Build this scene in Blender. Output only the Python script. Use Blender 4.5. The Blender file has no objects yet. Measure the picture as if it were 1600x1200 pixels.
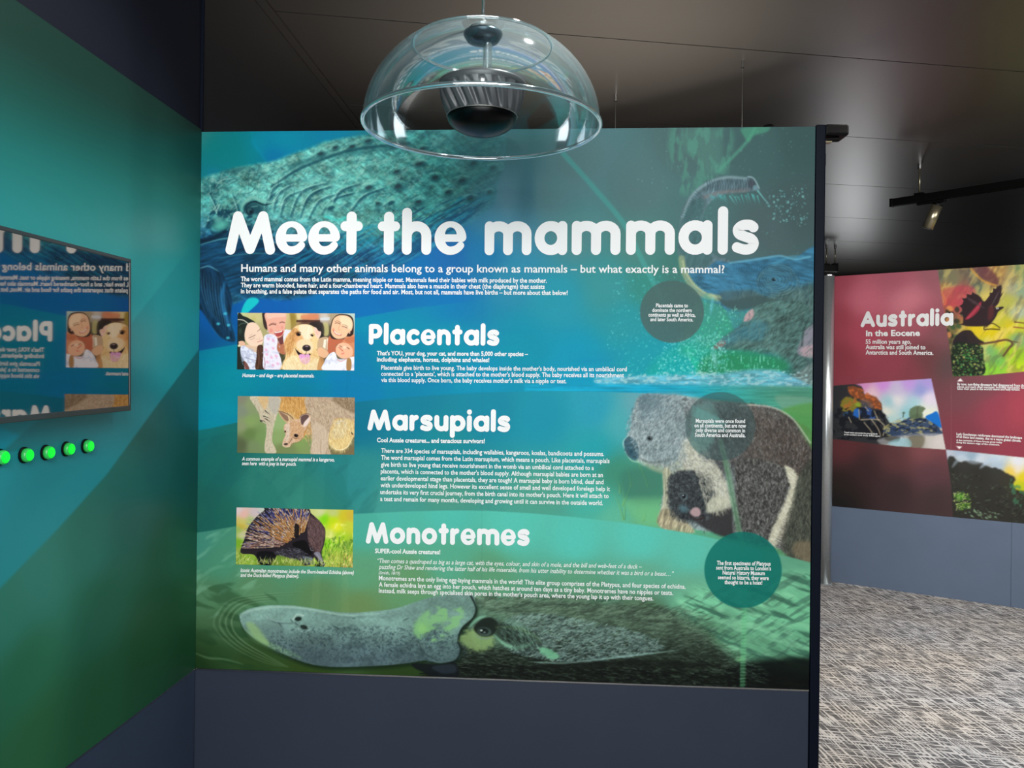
import bpy, bmesh, math
import numpy as np
from mathutils import Vector, Matrix
# ---------------------------------------------------------------- camera, world, lights, exposure
F = 1290.0; ROLL = 0.0115; EYE = 1.55
CR, SR = math.cos(ROLL), math.sin(ROLL)
scene = bpy.context.scene
cam_d = bpy.data.cameras.new('camera'); cam = bpy.data.objects.new('camera', cam_d)
scene.collection.objects.link(cam); scene.camera = cam
cam_d.sensor_fit = 'HORIZONTAL'; cam_d.sensor_width = 36.0; cam_d.lens = 36.0 * F / 1600.0; cam_d.clip_start = 0.02
cam.matrix_world = Matrix(((CR, -SR, 0, 0), (0, 0, -1, 0), (SR, CR, 0, EYE), (0, 0, 0, 1)))
scene.view_settings.view_transform = 'Standard'; scene.view_settings.look = 'None'
scene.view_settings.gamma = 1.0; scene.view_settings.use_curve_mapping = False
scene.view_settings.exposure = 0.0
wd = bpy.data.worlds.new('world'); scene.world = wd; wd.use_nodes = True
wd.node_tree.nodes['Background'].inputs[0].default_value = (0.75, 0.85, 1.0, 1)
wd.node_tree.nodes['Background'].inputs[1].default_value = 0.055
def lamp(kind, name, loc, target, power, size=(1, 1), color=(1, 1, 1), spread=None, cone=None, blend=0.6):
    d = bpy.data.lights.new(name, kind); d.energy = power; d.color = color
    if kind == 'AREA':
        d.shape = 'RECTANGLE'; d.size, d.size_y = size
        if spread: d.spread = math.radians(spread)
    else:
        d.shadow_soft_size = size[0]
        if kind == 'SPOT': d.spot_size = math.radians(cone); d.spot_blend = blend
    o = bpy.data.objects.new(name, d); scene.collection.objects.link(o)
    o.location = loc; o.rotation_euler = (Vector(target) - Vector(loc)).to_track_quat('-Z', 'Y').to_euler()
    return o
lamp('AREA', 'gallery_wash_light', (0.0, -0.9, 2.9), (-0.15, 2.7, 1.15), 66, (2.6, 1.0), (1, 0.98, 0.96), spread=120)
lamp('AREA', 'low_fill_light', (0.15, -1.6, 1.5), (-0.2, 2.7, 1.25), 25, (2.4, 1.6), (0.96, 0.98, 1), spread=120)  # unseen broad fill added behind the viewer to keep shadows soft
lamp('SPOT', 'ceiling_spot_light', (0.0, 0.1, 3.05), (-0.15, 2.7, 1.6), 12, (0.04, 0), (1, 0.97, 0.92), cone=80)
lamp('SPOT', 'left_wall_spot_light', (0.3, 2.0, 3.0), (-1.1, 1.8, 1.3), 72, (0.03, 0), (1, 0.98, 0.94), cone=85)
lamp('AREA', 'hall_daylight', (4.6, 3.0, 3.0), (3.4, 5.6, 0.6), 76, (2.4, 1.6), (1, 0.97, 0.94), spread=130)
lamp('AREA', 'hall_fill_light', (2.6, 3.6, 3.05), (2.6, 3.8, 0), 70, (1.8, 1.8), (1, 0.96, 0.9), spread=140)  # hidden fill added to brighten the floor and bounce onto the ceiling
lamp('SPOT', 'eocene_spot_light', (2.6, 4.6, 2.8), (3.0, 6.2, 1.9), 40, (0.05, 0), (1, 0.96, 0.95), cone=70)
lamp('AREA', 'far_glare_light', (4.75, 11.6, 1.5), (3.4, 4.0, 2.6), 12, (.5, 1.0), (0.95, 0.98, 1))  # unseen lamp added beyond the far wall for the ceiling glare
lamp('SPOT', 'ceiling_fill_light', (0.6, 3.7, 1.75), (0.35, 3.75, 3.1), 170, (0.4, 0), (1, 0.93, 0.82), cone=98, blend=1.0)  # hidden lamp added behind the panel for a bright pool on the ceiling
# ---------------------------------------------------------------- flat print: a small painting kit
import numpy as np
def srgb2lin(c):
    c = np.clip(c, 0, 1)
    return np.where(c <= 0.04045, c / 12.92, ((c + 0.055) / 1.055) ** 2.4)
def col(c):
    return np.array(c, np.float32) / 255.0
def spline(pts, closed=True, n=8):
    p = np.array(pts, float)
    N = len(p)
    out = []
    rng = range(N) if closed else range(N - 1)
    for i in rng:
        if closed:
            a, b, c, d = p[(i - 1) % N], p[i], p[(i + 1) % N], p[(i + 2) % N]
        else:
            a, b, c, d = p[max(i - 1, 0)], p[i], p[i + 1], p[min(i + 2, N - 1)]
        for t in np.arange(n) / n:
            out.append(0.5 * (2 * b + (c - a) * t + (2 * a - 5 * b + 4 * c - d) * t * t + (3 * b - a - 3 * c + d) * t ** 3))
    if not closed:
        out.append(p[-1])
    return np.array(out)
def vnoise(x, y, seed=0):
    xi = np.floor(x).astype(np.int64); yi = np.floor(y).astype(np.int64)
    fx = x - xi; fy = y - yi
    fx = fx * fx * (3 - 2 * fx); fy = fy * fy * (3 - 2 * fy)
    def h(a, b):
        n = (a * 374761393 + b * 668265263 + seed * 974634777) & 0xFFFFFFFF
        n = ((n ^ (n >> 13)) * 1274126177) & 0xFFFFFFFF
        return ((n ^ (n >> 16)) & 0xFFFF) / 65535.0
    return (h(xi, yi) * (1 - fx) + h(xi + 1, yi) * fx) * (1 - fy) + (h(xi, yi + 1) * (1 - fx) + h(xi + 1, yi + 1) * fx) * fy
def fbm(x, y, seed=0, octv=4, gain=0.5):
    s = 0; a = 1; t = 0
    for o in range(octv):
        s = s + a * vnoise(x + 17.3 * o, y + 5.1 * o, seed + o); t += a; a *= gain
        x, y = (x * 0.8 - y * 0.6) * 2.03, (x * 0.6 + y * 0.8) * 2.03
    return s / t
def step(a, b, x):
    t = np.clip((x - a) / (b - a), 0, 1)
    return t * t * (3 - 2 * t)

class Cv:
    def __init__(s, x0, y0, w, h, res=1.0):
        s.x0, s.y0, s.res = x0, y0, res
        s.W, s.H = int(round(w / res)), int(round(h / res))
        s.X, s.Y = np.meshgrid(x0 + np.arange(s.W) * res, y0 + np.arange(s.H) * res)
        s.img = np.zeros((s.H, s.W, 3), np.float32); s.clip = None
    def setclip(s, pts=None, feather=4, smooth=True):
        s.clip = None
        if pts is not None:
            sl, m = s.mask(pts, feather, smooth)
            s.clip = np.zeros((s.H, s.W), np.float32); s.clip[sl] = m
    def box(s, x0, y0, x1, y1):
        i0 = max(0, int((x0 - s.x0) / s.res)); i1 = min(s.W, int((x1 - s.x0) / s.res) + 2)
        j0 = max(0, int((y0 - s.y0) / s.res)); j1 = min(s.H, int((y1 - s.y0) / s.res) + 2)
        if i1 <= i0 or j1 <= j0: return None
        return (slice(j0, j1), slice(i0, i1))
    def mix(s, sl, m, c):
        m = np.clip(m, 0, 1)[..., None].astype(np.float32)
        if s.clip is not None: m = m * s.clip[sl][..., None]
        s.img[sl] = s.img[sl] * (1 - m) + np.asarray(c, np.float32) * m
    def sdf(s, P, pad):
        lo = P.min(0) - pad; hi = P.max(0) + pad
        sl = s.box(lo[0], lo[1], hi[0], hi[1])
        if sl is None: return None, None
        X = s.X[sl]; Y = s.Y[sl]
        d = np.full(X.shape, 1e9); ins = np.zeros(X.shape, bool)
        Q = np.roll(P, -1, 0)
        for (ax, ay), (bx, by) in zip(P, Q):
            ex, ey = bx - ax, by - ay
            L = ex * ex + ey * ey + 1e-12
            t = np.clip(((X - ax) * ex + (Y - ay) * ey) / L, 0, 1)
            d = np.minimum(d, (X - ax - t * ex) ** 2 + (Y - ay - t * ey) ** 2)
            if ay != by:
                ins ^= ((ay > Y) != (by > Y)) & (X < (bx - ax) * (Y - ay) / (by - ay) + ax)
        d = np.sqrt(d)
        return sl, np.where(ins, d, -d)
    def mask(s, pts, feather=1.0, smooth=True, rough=0, rs=6, seed=3):
        P = spline(pts, True, 6) if smooth else np.array(pts, float)
        sl, d = s.sdf(P, feather + rough + 1)
        if sl is None: return None, None
        if rough: d = d + (fbm(s.X[sl] / rs, s.Y[sl] / rs, seed, 3) - 0.5) * 2 * rough
        return sl, step(-feather / 2, feather / 2, d)
    def poly(s, pts, c, a=1, feather=1.0, smooth=True, rough=0, rs=6, seed=3, tex=0, ts=(5, 5), rot=0):
        sl, m = s.mask(pts, feather, smooth, rough, rs, seed)
        if sl is None: return
        if callable(c): cc = c(s.X[sl], s.Y[sl])
        else: cc = np.broadcast_to(col(c), m.shape + (3,))
        if tex:
            cc = cc * (1 + tex * 2 * (s.an(sl, ts, rot, seed + 11) - 0.5))[..., None]
        s.mix(sl, m * a, np.clip(cc, 0, 1))
    def an(s, sl, ts, rot=0, seed=5, octv=3):
        X = s.X[sl]; Y = s.Y[sl]
        r = np.radians(rot); c, q = np.cos(r), np.sin(r)
        return fbm((X * c + Y * q) / ts[0], (-X * q + Y * c) / ts[1], seed, octv)
    def tex(s, pts, c, amt=1.0, thr=(0.45, 0.7), ts=(6, 6), rot=0, seed=5, feather=4, smooth=True, octv=3):
        sl, m = s.mask(pts, feather, smooth)
        if sl is None: return
        n = s.an(sl, ts, rot, seed, octv)
        s.mix(sl, m * amt * step(thr[0], thr[1], n), col(c))
    def blob(s, x, y, rx, ry, c, a=1, soft=0.5, rot=0):
        R = max(rx, ry) * 1.1 + 2
        sl = s.box(x - R, y - R, x + R, y + R)
        if sl is None: return
        r = np.radians(rot); cs, sn = np.cos(r), np.sin(r)
        X = s.X[sl] - x; Y = s.Y[sl] - y
        d = np.sqrt(((X * cs + Y * sn) / rx) ** 2 + ((-X * sn + Y * cs) / ry) ** 2)
        aa = max(soft, 0.7 * s.res / min(rx, ry))
        s.mix(sl, a * (1 - step(1 - aa, 1 + aa * 0.1, d)), col(c))
    def line(s, pts, w, c, a=1, soft=0.5, taper=False, smooth=True):
        P = spline(pts, False, 6) if smooth and len(pts) > 2 else np.array(pts, float)
        pad = w + 2
        lo = P.min(0) - pad; hi = P.max(0) + pad
        sl = s.box(lo[0], lo[1], hi[0], hi[1])
        if sl is None: return
        X = s.X[sl]; Y = s.Y[sl]; m = np.zeros(X.shape)
        n = len(P) - 1
        for i in range(n):
            (ax, ay), (bx, by) = P[i], P[i + 1]
            ex, ey = bx - ax, by - ay
            L = ex * ex + ey * ey + 1e-9
            t = np.clip(((X - ax) * ex + (Y - ay) * ey) / L, 0, 1)
            d = np.sqrt((X - ax - t * ex) ** 2 + (Y - ay - t * ey) ** 2)
            ww = w / 2
            if taper:
                k = (i + t) / n
                ww = ww * (np.sin(np.pi * np.clip(k, 0.02, 0.98)) ** 0.6 if taper == 2 else 1.02 - k)
            m = np.maximum(m, np.clip((ww - d) / (soft + 0.35) + 0.5, 0, 1) * np.minimum(1, ww * 2 / s.res + .15))
        s.mix(sl, m * a, col(c))
    def hairs(s, pts, n, ang, length, cols, a=0.7, seed=1, width=1.0, smooth=True, jit=0.25, curl=0.0):
        """many short strokes, started inside the outline; ang is degrees or f(x, y) -> degrees"""
        r = np.random.RandomState(seed)
        P = spline(pts, True, 6) if smooth else np.array(pts, float)
        lo = P.min(0); hi = P.max(0)
        x = r.uniform(lo[0], hi[0], n); y = r.uniform(lo[1], hi[1], n)
        ins = np.zeros(n, bool); Q = np.roll(P, -1, 0)
        for (ax, ay), (bx, by) in zip(P, Q):
            if ay != by: ins ^= ((ay > y) != (by > y)) & (x < (bx - ax) * (y - ay) / (by - ay) + ax)
        x = x[ins]; y = y[ins]; n = len(x)
        if n == 0: return
        A = np.radians(ang(x, y) if callable(ang) else np.full(n, float(ang))) + r.normal(0, jit, n)
        L = length * r.uniform(0.5, 1.3, n)
        cl = np.array([col(c) for c in cols])[r.randint(0, len(cols), n)]
        K = max(3, int(length / s.res * 1.6))
        Wt = np.zeros((s.H, s.W)); C = np.zeros((s.H, s.W, 3))
        cw = r.normal(0, curl, n) if curl else np.zeros(n)
        for k in range(K):
            t = k / (K - 1)
            px = (x + np.cos(A + cw * t) * L * t - s.x0) / s.res; py = (y + np.sin(A + cw * t) * L * t - s.y0) / s.res
            for o in ((0,) if width <= 1 else (-0.4 * width, 0.4 * width)):
                qx = px - np.sin(A) * o; qy = py + np.cos(A) * o
                ix = np.floor(qx).astype(int); iy = np.floor(qy).astype(int)
                ok = (ix >= 0) & (iy >= 0) & (ix < s.W - 1) & (iy < s.H - 1)
                fx = (qx - ix)[ok]; fy = (qy - iy)[ok]; jx = ix[ok]; jy = iy[ok]; cc = cl[ok]
                for dx, dy, w in ((0, 0, (1 - fx) * (1 - fy)), (1, 0, fx * (1 - fy)), (0, 1, (1 - fx) * fy), (1, 1, fx * fy)):
                    w = w * (1.1 - t) * 0.9
                    np.add.at(Wt, (jy + dy, jx + dx), w)
                    np.add.at(C, (jy + dy, jx + dx), cc * w[:, None])
        m = np.clip(Wt, 0, 1) * a
        C = C / np.maximum(Wt, 1e-6)[..., None]
        s.mix((slice(0, s.H), slice(0, s.W)), m, C)
    def specks(s, pts, n, rr, c, a=0.8, seed=1, elong=1.0, rot=0):
        r = np.random.RandomState(seed)
        P = np.array(pts, float); lo = P.min(0); hi = P.max(0)
        Q = np.roll(P, -1, 0)
        x = r.uniform(lo[0], hi[0], n); y = r.uniform(lo[1], hi[1], n); ins = np.zeros(n, bool)
        for (ax, ay), (bx, by) in zip(P, Q):
            if ay != by: ins ^= ((ay > y) != (by > y)) & (x < (bx - ax) * (y - ay) / (by - ay) + ax)
        cs = c if isinstance(c, list) else [c]
        for i in np.nonzero(ins)[0]:
            q = rr[0] + (rr[1] - rr[0]) * r.rand() ** 2
            s.blob(x[i], y[i], q * elong, q, cs[r.randint(len(cs))], a * r.uniform(0.4, 1), 0.6, rot + r.uniform(-25, 25))
    def rbf(s, pts, mask=None, sl=None, sig=90.0):
        """smooth colour field through (x, y, colour) samples"""
        if sl is None: sl = (slice(0, s.H), slice(0, s.W))
        X = s.X[sl][::4, ::4]; Y = s.Y[sl][::4, ::4]
        W = np.zeros(X.shape); C = np.zeros(X.shape + (3,))
        for x, y, c in pts:
            w = 1 / (((X - x) ** 2 + (Y - y) ** 2) / sig ** 2 + 0.12) ** 2
            W += w; C += w[..., None] * col(c)
        C /= W[..., None]
        h, w_ = s.X[sl].shape
        fy = np.arange(h) / 4; fx = np.arange(w_) / 4
        y0 = np.minimum(fy.astype(int), C.shape[0] - 1); x0 = np.minimum(fx.astype(int), C.shape[1] - 1)
        y1 = np.minimum(y0 + 1, C.shape[0] - 1); x1 = np.minimum(x0 + 1, C.shape[1] - 1)
        ty = (fy - y0)[:, None, None]; tx = (fx - x0)[None, :, None]
        F = (C[y0][:, x0] * (1 - tx) + C[y0][:, x1] * tx) * (1 - ty) + (C[y1][:, x0] * (1 - tx) + C[y1][:, x1] * tx) * ty
        if mask is None: s.img[sl] = F
        else: s.mix(sl, mask, F)
    def sample(s, x, y):
        fx = np.clip((x - s.x0) / s.res, 0, s.W - 1.001); fy = np.clip((y - s.y0) / s.res, 0, s.H - 1.001)
        ix = fx.astype(int); iy = fy.astype(int); tx = (fx - ix)[:, None]; ty = (fy - iy)[:, None]
        I = s.img
        return (I[iy, ix] * (1 - tx) + I[iy, ix + 1] * tx) * (1 - ty) + (I[iy + 1, ix] * (1 - tx) + I[iy + 1, ix + 1] * tx) * ty
# ---------------------------------------------------------------- the mammals print (whale, elephant, koala, platypus)
def paint_mammals():
    s = Cv(296, 186, 986, 900, 1.0)
    # --- sea behind the whale; ceiling sheen on the right painted in as grey green
    s.rbf([(312,212,(62,130,128)),(335,235,(0,122,128)),(330,270,(10,118,140)),(370,235,(0,122,132)),(400,225,(0,135,160)),(440,220,(0,138,165)),
           (520,215,(0,125,160)),(430,245,(0,110,160)),(312,330,(30,130,130)),(560,250,(30,120,130)),(640,220,(60,110,115)),(700,215,(52,105,108)),(740,300,(60,120,140)),(800,230,(62,108,112)),
           (790,300,(84,132,150)),(790,360,(70,135,160)),(760,400,(20,115,165)),(700,400,(20,100,165)),(640,440,(4,104,165)),(600,470,(0,102,168)),
           (700,470,(0,110,172)),(560,480,(0,102,170)),(420,480,(8,88,165)),(340,500,(5,80,150)),(320,540,(5,70,130)),(800,430,(40,135,165)),(860,300,(88,130,135)),(900,250,(84,120,124)),
           (900,360,(78,132,134)),(870,470,(30,145,165)),(950,450,(52,142,145)),(1000,300,(82,116,118)),(1000,380,(76,128,122)),(980,500,(35,145,155)),
           (1080,230,(76,106,106)),(1080,330,(74,112,112)),(1180,230,(66,98,98)),(1250,220,(60,88,88)),(1250,330,(66,88,90)),(1200,360,(74,96,98)),(1150,400,(74,105,108)),
           (1060,420,(62,118,110)),(1010,450,(50,135,125)),(1000,560,(20,150,165)),(1150,560,(40,140,110)),(1240,520,(60,100,90)),
           (820,540,(0,140,165)),(700,540,(0,135,160)),(900,560,(0,145,175)),(620,540,(0,128,158)),(600,590,(0,125,165)),(750,600,(0,140,175)),(900,600,(0,150,185)),
           (350,600,(0,125,145)),(450,600,(0,118,150)),(540,610,(0,125,170)),(340,650,(0,135,158)),(330,565,(0,112,135)),(560,520,(0,112,165)),(1050,600,(10,155,185))], sig=60)
    s.poly([(310,206),(395,206),(392,225),(420,262),(360,270),(330,262),(318,285),(308,290),(308,206)], (0,120,118), .35, 6)
    s.line([(395,196),(398,225),(425,265)], 3, (0,150,180), .35, 3)
    s.blob(822, 290, 18, 70, (58,108,122), .75, .8); s.blob(820, 340, 24, 70, (66,118,136), .5, .9); s.blob(792,300,14,60,(98,140,160),.5,.9)  # shadow streak below the dome, painted into the print colour
    # --- whale body
    def whale_c(X, Y):
        n = fbm(X / 16, Y / 12, 21, 4); n2 = fbm((X * .8 + Y * .6) / 14, (-X * .6 + Y * .8) / 3.2, 8, 3); n3 = fbm(X / 3.2, Y / 3.2, 31, 2)
        d = step(330, 400, Y + (500 - X) * .12)
        up = col((96,172,162)) * (1 - d)[..., None] + col((26,86,122)) * d[..., None]
        r = step(480, 700, X)[..., None] * (1 - d)[..., None]
        up = up * (1 - r * .8) + col((62,142,140)) * r * .8
        lf = (1 - step(330, 420, X))[..., None] * (1 - d)[..., None]
        up = up * (1 - lf * .55) + col((50,130,128)) * lf * .55
        v = 1 + .8 * (n - .5) + .7 * (n2 - .5) + .25 * (n3 - .5)
        return up * v[..., None]
    W = [(304,300),(350,268),(387,259),(425,252),(450,243),(487,230),(515,220),(550,214),(580,210),(620,202),(700,200),(780,205),(789,240),(786,262),(776,285),
         (770,318),(742,340),(700,372),(650,402),(600,430),(560,446),(490,460),(450,469),(400,466),(360,480),(362,505),(367,532),(350,528),(337,518),(318,480),(304,460)]
    s.poly(W, whale_c, 1, 9, rough=1.5, rs=14)
    s.setclip(W, 9)
    s.poly([(540,470),(560,430),(620,390),(690,345),(745,300),(776,285),(776,325),(742,352),(700,380),(650,410),(600,440)], (14,100,160), .72, 34)
    s.poly([(690,330),(720,250),(745,205),(800,205),(800,330),(750,345)], (74,118,122), .5, 40)
    s.tex([(304,280),(450,245),(600,205),(785,205),(775,320),(650,330),(500,340),(304,390)], (16,70,88), .38, (.42,.78), (16,8), -25, 41, octv=4)
    s.tex([(330,275),(450,245),(600,215),(700,215),(680,270),(560,300),(480,335),(380,320)], (150,210,195), .45, (.44,.80), (16,7), -28, 44, octv=4)
    s.tex([(520,240),(600,215),(790,215),(780,320),(640,330),(540,300)], (70,176,164), .38, (.42,.80), (20,6), -26, 47, octv=4)
    s.tex([(304,250),(600,190),(800,190),(780,350),(304,400)], (10,60,78), .22, (.50,.74), (6,3.5), -20, 51)
    s.tex([(304,280),(600,200),(640,330),(304,400)], (170,216,200), .3, (.56,.72), (5,3), -25, 53)
    s.hairs(W, 5200, lambda x, y: -28 + (x - 500) * .03, 9, [(150,214,198),(16,66,84),(60,150,146),(28,92,100)], .30, 71, jit=.5)
    # ridge line from head to back
    s.line([(425,292),(460,268),(520,243),(565,232),(640,224)], 4, (14,62,78), .75, 2.5)
    s.line([(430,286),(470,258),(540,232)], 3, (160,214,196), .4, 2)
    s.line([(455,262),(500,246),(560,238),(640,226)], 9, (30,92,100), .5, 6)
    # wrinkles round the eye and jaw
    for k, (x0, y0, x1, y1, b) in enumerate([(452,336,512,284,-12),(466,340,520,288,-10),(436,338,470,296,-8),(425,330,455,288,-7),(418,312,440,284,-4),(480,342,530,300,-8),
                                            (500,332,552,300,-6),(515,326,560,286,-8),(545,330,600,292,-6),(412,338,428,300,-5),(350,360,330,320,6),(365,340,360,300,8),(340,345,325,300,5),(378,360,350,330,4)]):
        mx, my = (x0+x1)/2 + b, (y0+y1)/2 + b
        s.line([(x0+3,y0+2),(mx+3,my+2),(x1+3,y1+2)], 4, (12,60,80), .6, 2.5, 2)
        s.line([(x0,y0),(mx,my),(x1,y1)], 1.8, (150,210,196), .65, 1.0, 2)
    for q in range(60):
        r = np.random.RandomState(q + 70); x = r.uniform(312, 480); y = r.uniform(275, 360)
        a = r.uniform(-1.6, -.3); L = r.uniform(10, 34); b = r.uniform(-5, 5)
        s.line([(x,y),(x+L*.5*np.cos(a)+b,y+L*.5*np.sin(a)+b),(x+L*np.cos(a),y+L*np.sin(a))], 1.2, [(190,226,210),(12,54,70)][q % 2], .42, .6, 2)
    # eye
    s.blob(402,326,34,20,(38,96,100),.55,.9,20); s.blob(396,326,22,12,(18,62,76),.8,.6,15)
    s.line([(376,330),(382,316),(396,309),(410,314),(424,316)], 5, (120,186,172), .8, 2, 2)
    s.line([(380,334),(386,320),(398,315),(412,320),(424,318)], 3, (8,40,52), .9, 1.2, 2)
    s.line([(384,338),(390,325),(402,322)], 2, (120,180,170), .5, 1)
    s.blob(390,330,8,8,(10,38,52),.95,.4); s.blob(390,329,5,5.5,(52,100,104),.7,.5); s.blob(392,331,3,3,(6,24,34),.95,.5); s.line([(375,318),(362,312),(352,320),(350,334)],5,(120,180,160),.35,3)
    s.tex([(330,330),(366,330),(420,350),(420,380),(330,375)], (8,50,70), .8, (.4,.6), (9,6), -20, 61)
    # jaw: dark mouth line, pale lip, throat pleats
    s.blob(345,352,22,13,(96,192,172),.8,.9,-20); s.blob(340,342,10,8,(130,210,190),.5,.9)
    s.poly([(306,378),(350,364),(385,355),(440,380),(520,410),(560,432),(500,458),(400,464),(345,450),(306,420)], (14,58,88), .88, 12, tex=.5, ts=(24,3), rot=-16)
    s.line([(308,384),(350,373),(400,372),(450,385)], 2.2, (96,172,178), .7, 1.4, 2); s.line([(308,377),(330,373),(352,362)], 6, (6,30,48), .8, 3)
    s.line([(340,404),(375,398),(420,396),(470,404)], 1.8, (70,150,170), .55, 1.4, 2); s.line([(345,400),(400,385),(440,388)], 7, (8,34,60), .7, 4, 2)
    for k in range(30):
        x = 380 + k * 11; y = 462 - k * 1.6
        L = 120 + 40 * np.sin(k * 1.7)
        s.line([(x, y), (x + L * .5, y - L * .27), (x + L, y - L * .60)], 1.6, [(10,54,96),(60,160,180),(8,46,86)][k % 3], .42, 1.2, 2)
    s.tex([(380,465),(560,440),(700,365),(770,300),(640,330),(520,370),(430,400)], (20,140,170), .5, (.5,.68), (26,3), -30, 71)
    s.tex([(380,465),(560,440),(700,365),(770,300),(640,330),(520,370),(430,400)], (8,48,84), .5, (.5,.66), (30,3.4), -30, 77)
    # tubercles
    for x, y, rx, ry in [(501,240,9,6),(524,230,8,5),(550,229,9,6),(575,220,9,5),(616,226,10,6),(655,256,12,6),(620,268,9,5),(680,277,9,7),(722,282,11,7),(576,293,10,7),
                         (622,291,10,8),(654,315,9,6),(700,300,8,5),(740,255,9,7),(770,262,8,6),(735,310,10,6),(765,300,7,5),(590,318,6,4),(660,232,9,5),(640,348,7,4)]:
        s.blob(x + 1, y + 2, rx * 1.25, ry * 1.1, (28,84,92), .75, .7, -15); s.blob(x, y, rx * .7, ry * .6, (34,58,66), .8, .6, -15)
        s.line([(x-rx,y-ry*.6),(x,y-ry*1.1),(x+rx,y-ry*.8)], 2, (140,206,190), .4, 1.4)
    for x, y in ((516,321),(610,313)):
        s.blob(x, y, 10, 7, (120,196,180), .8, .6, -20); s.blob(x + 1, y + 4, 8, 4, (14,64,80), .85, .6, -20)
    s.line([(508,338),(528,344),(540,340)], 4, (60,200,190), .6, 2)
    s.poly([(680,190),(810,190),(810,360),(745,350),(735,290)], (78,126,132), .42, 60)
    s.setclip()
    s.blob(800, 275, 46, 90, (84,130,140), .55, .95)
    # flipper
    s.poly([(304,418),(325,414),(345,424),(355,444),(363,470),(360,500),(368,532),(350,530),(335,516),(318,490),(304,468)], (14,50,78), 1, 3, tex=.5, ts=(3,14), rot=-15)
    s.line([(311,420),(326,416),(342,424)], 2, (90,160,180), .8, 1.5, 2); s.line([(352,440),(346,465),(352,490),(360,515)], 7, (36,120,180), .55, 4, 2)
    for k in range(9):
        s.line([(313+k*4.5,424+k*2),(316+k*4.4,455+k*3),(326+k*4,490+k*4)], 1.2, (70,130,160), .5, .9, 2)
    for x, y in ((341,506),(357,508),(352,490),(356,528)): s.blob(x, y, 4, 3, (70,190,210), .8, .7)
    s.poly([(377,489),(382,474),(390,466),(401,466),(404,472),(392,484),(386,489)], (20,196,196), .9, 2)
    # light ribbon across the sea, second ribbon swooshes
    s.line([(880,240),(925,290),(975,350),(1000,400),(1020,440),(1035,470)], 8, (70,160,152), .6, 2)
    s.line([(1075,545),(1092,580),(1104,615)], 9, (20,200,140), .55, 4)
    s.line([(1125,670),(1140,735),(1152,800),(1160,840)], 9, (100,160,120), .0, 2)
    # --- right hand background above the elephant
    s.tex([(1050,198),(1140,198),(1130,280),(1060,300)], (84,150,130), .6, (.42,.62), (8,26), 0, 81, 14)
    s.poly([(1068,205),(1122,205),(1128,260),(1118,275),(1100,268),(1085,240),(1070,238)], (92,160,138), .28, 14)
    s.line([(1122,268),(1150,240),(1168,220),(1180,200)], 5, (84,158,134), .6, 2.5); s.poly([(1160,200),(1200,198),(1198,206),(1178,212),(1170,222),(1162,212)], (78,160,128), .65, 5)
    s.specks([(980,200),(1262,200),(1262,420),(1190,400),(1190,300),(1060,280),(1000,400)], 420, (.5,1.5), [(120,165,165),(100,190,180)], .55, 5)
    # --- elephant: trunk
    def skin(base, amp=.35, ts=(9,3), rot=0, seed=90):
        def f(X, Y):
            r = np.radians(rot); c, q = np.cos(r), np.sin(r)
            n = fbm((X*c+Y*q)/ts[0], (-X*q+Y*c)/ts[1], seed, 3); m = fbm(X/30, Y/30, seed+4, 2)
            return col(base) * (1 + amp*2*(n-.5) + .3*(m-.5))[..., None]
        return f
    s.poly([(1062,402),(1060,370),(1064,335),(1074,312),(1092,292),(1112,281),(1135,276),(1160,278),(1172,274),(1180,282),(1188,297),(1180,298),(1158,301),(1132,304),(1112,314),(1100,332),(1098,362),(1112,395),(1140,410),(1100,440)],
           skin((88,112,120), .3, (3,9), 20), .92, 3)
    s.poly([(1062,402),(1064,345),(1080,316),(1100,312),(1098,345),(1112,395),(1100,430)], (62,104,104), .6, 9)
    s.line([(1066,340),(1080,308),(1104,287),(1135,277),(1165,279)], 4, (140,170,176), .7, 3); s.line([(1100,308),(1130,300),(1168,297)], 5, (140,116,110), .4, 4)
    for k in range(18):
        x = 1104 + k * 4; s.line([(x, 283 - k*.2), (x + 2, 290), (x + 1, 297)], 1.3, (52,72,86), .6, .8)
    for k in range(12):
        a = 3.2 + k * .1; s.line([(1063+k*2.2, 340-k*3.8),(1076+k*2.2, 344-k*3.2)], 1.1, (50,84,92), .5, .8)
    s.blob(1175,288,8,9,(64,72,82),.8,.5,10); s.blob(1180,293,5,5,(110,150,160),.8,.5); s.line([(1169,276),(1178,279),(1186,294)],2,(150,186,190),.8,1)
    for q in range(34):
        r = np.random.RandomState(q + 3); x = 1108 + r.rand() * 78; s.line([(x, 302 + r.rand()*6), (x + 5, 310 + r.rand()*12)], 1.4, (84,190,186), .55, .8, True)
    s.line([(1184,298),(1195,312),(1206,324)], 2.4, (120,200,200), .8, 1, True); s.line([(1140,306),(1152,322)], 1.8, (110,190,190), .7, 1, True)
    s.specks([(1205,300),(1262,290),(1262,355),(1210,345),(1195,318)], 150, (.8,2.4), [(130,200,196),(110,180,180)], .85, 15, 1.3, 40)
    s.specks([(1065,330),(1110,312),(1118,350),(1105,400),(1075,400)], 160, (.5,1.6), (90,180,172), .5, 16)
    # head and body
    s.poly([(1100,420),(1120,408),(1135,410),(1150,408),(1190,402),(1218,399),(1240,404),(1285,397),(1285,600),(1240,590),(1215,560),(1180,548),(1150,520),(1130,480),(1100,470),(1075,440),(1070,420)],
           skin((54,112,142), .30, (12,3), 10), .95, 4)
    s.poly([(1140,470),(1170,455),(1200,462),(1240,450),(1285,455),(1285,600),(1245,592),(1222,590),(1215,560),(1190,553),(1150,548),(1120,545),(1160,505),(1175,470)], skin((78,104,98), .4, (3,10), 30, 95), .85, 16)
    s.poly([(1175,455),(1200,470),(1180,480),(1150,485),(1124,470),(1130,455)], (70,96,100), .75, 8)
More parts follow.
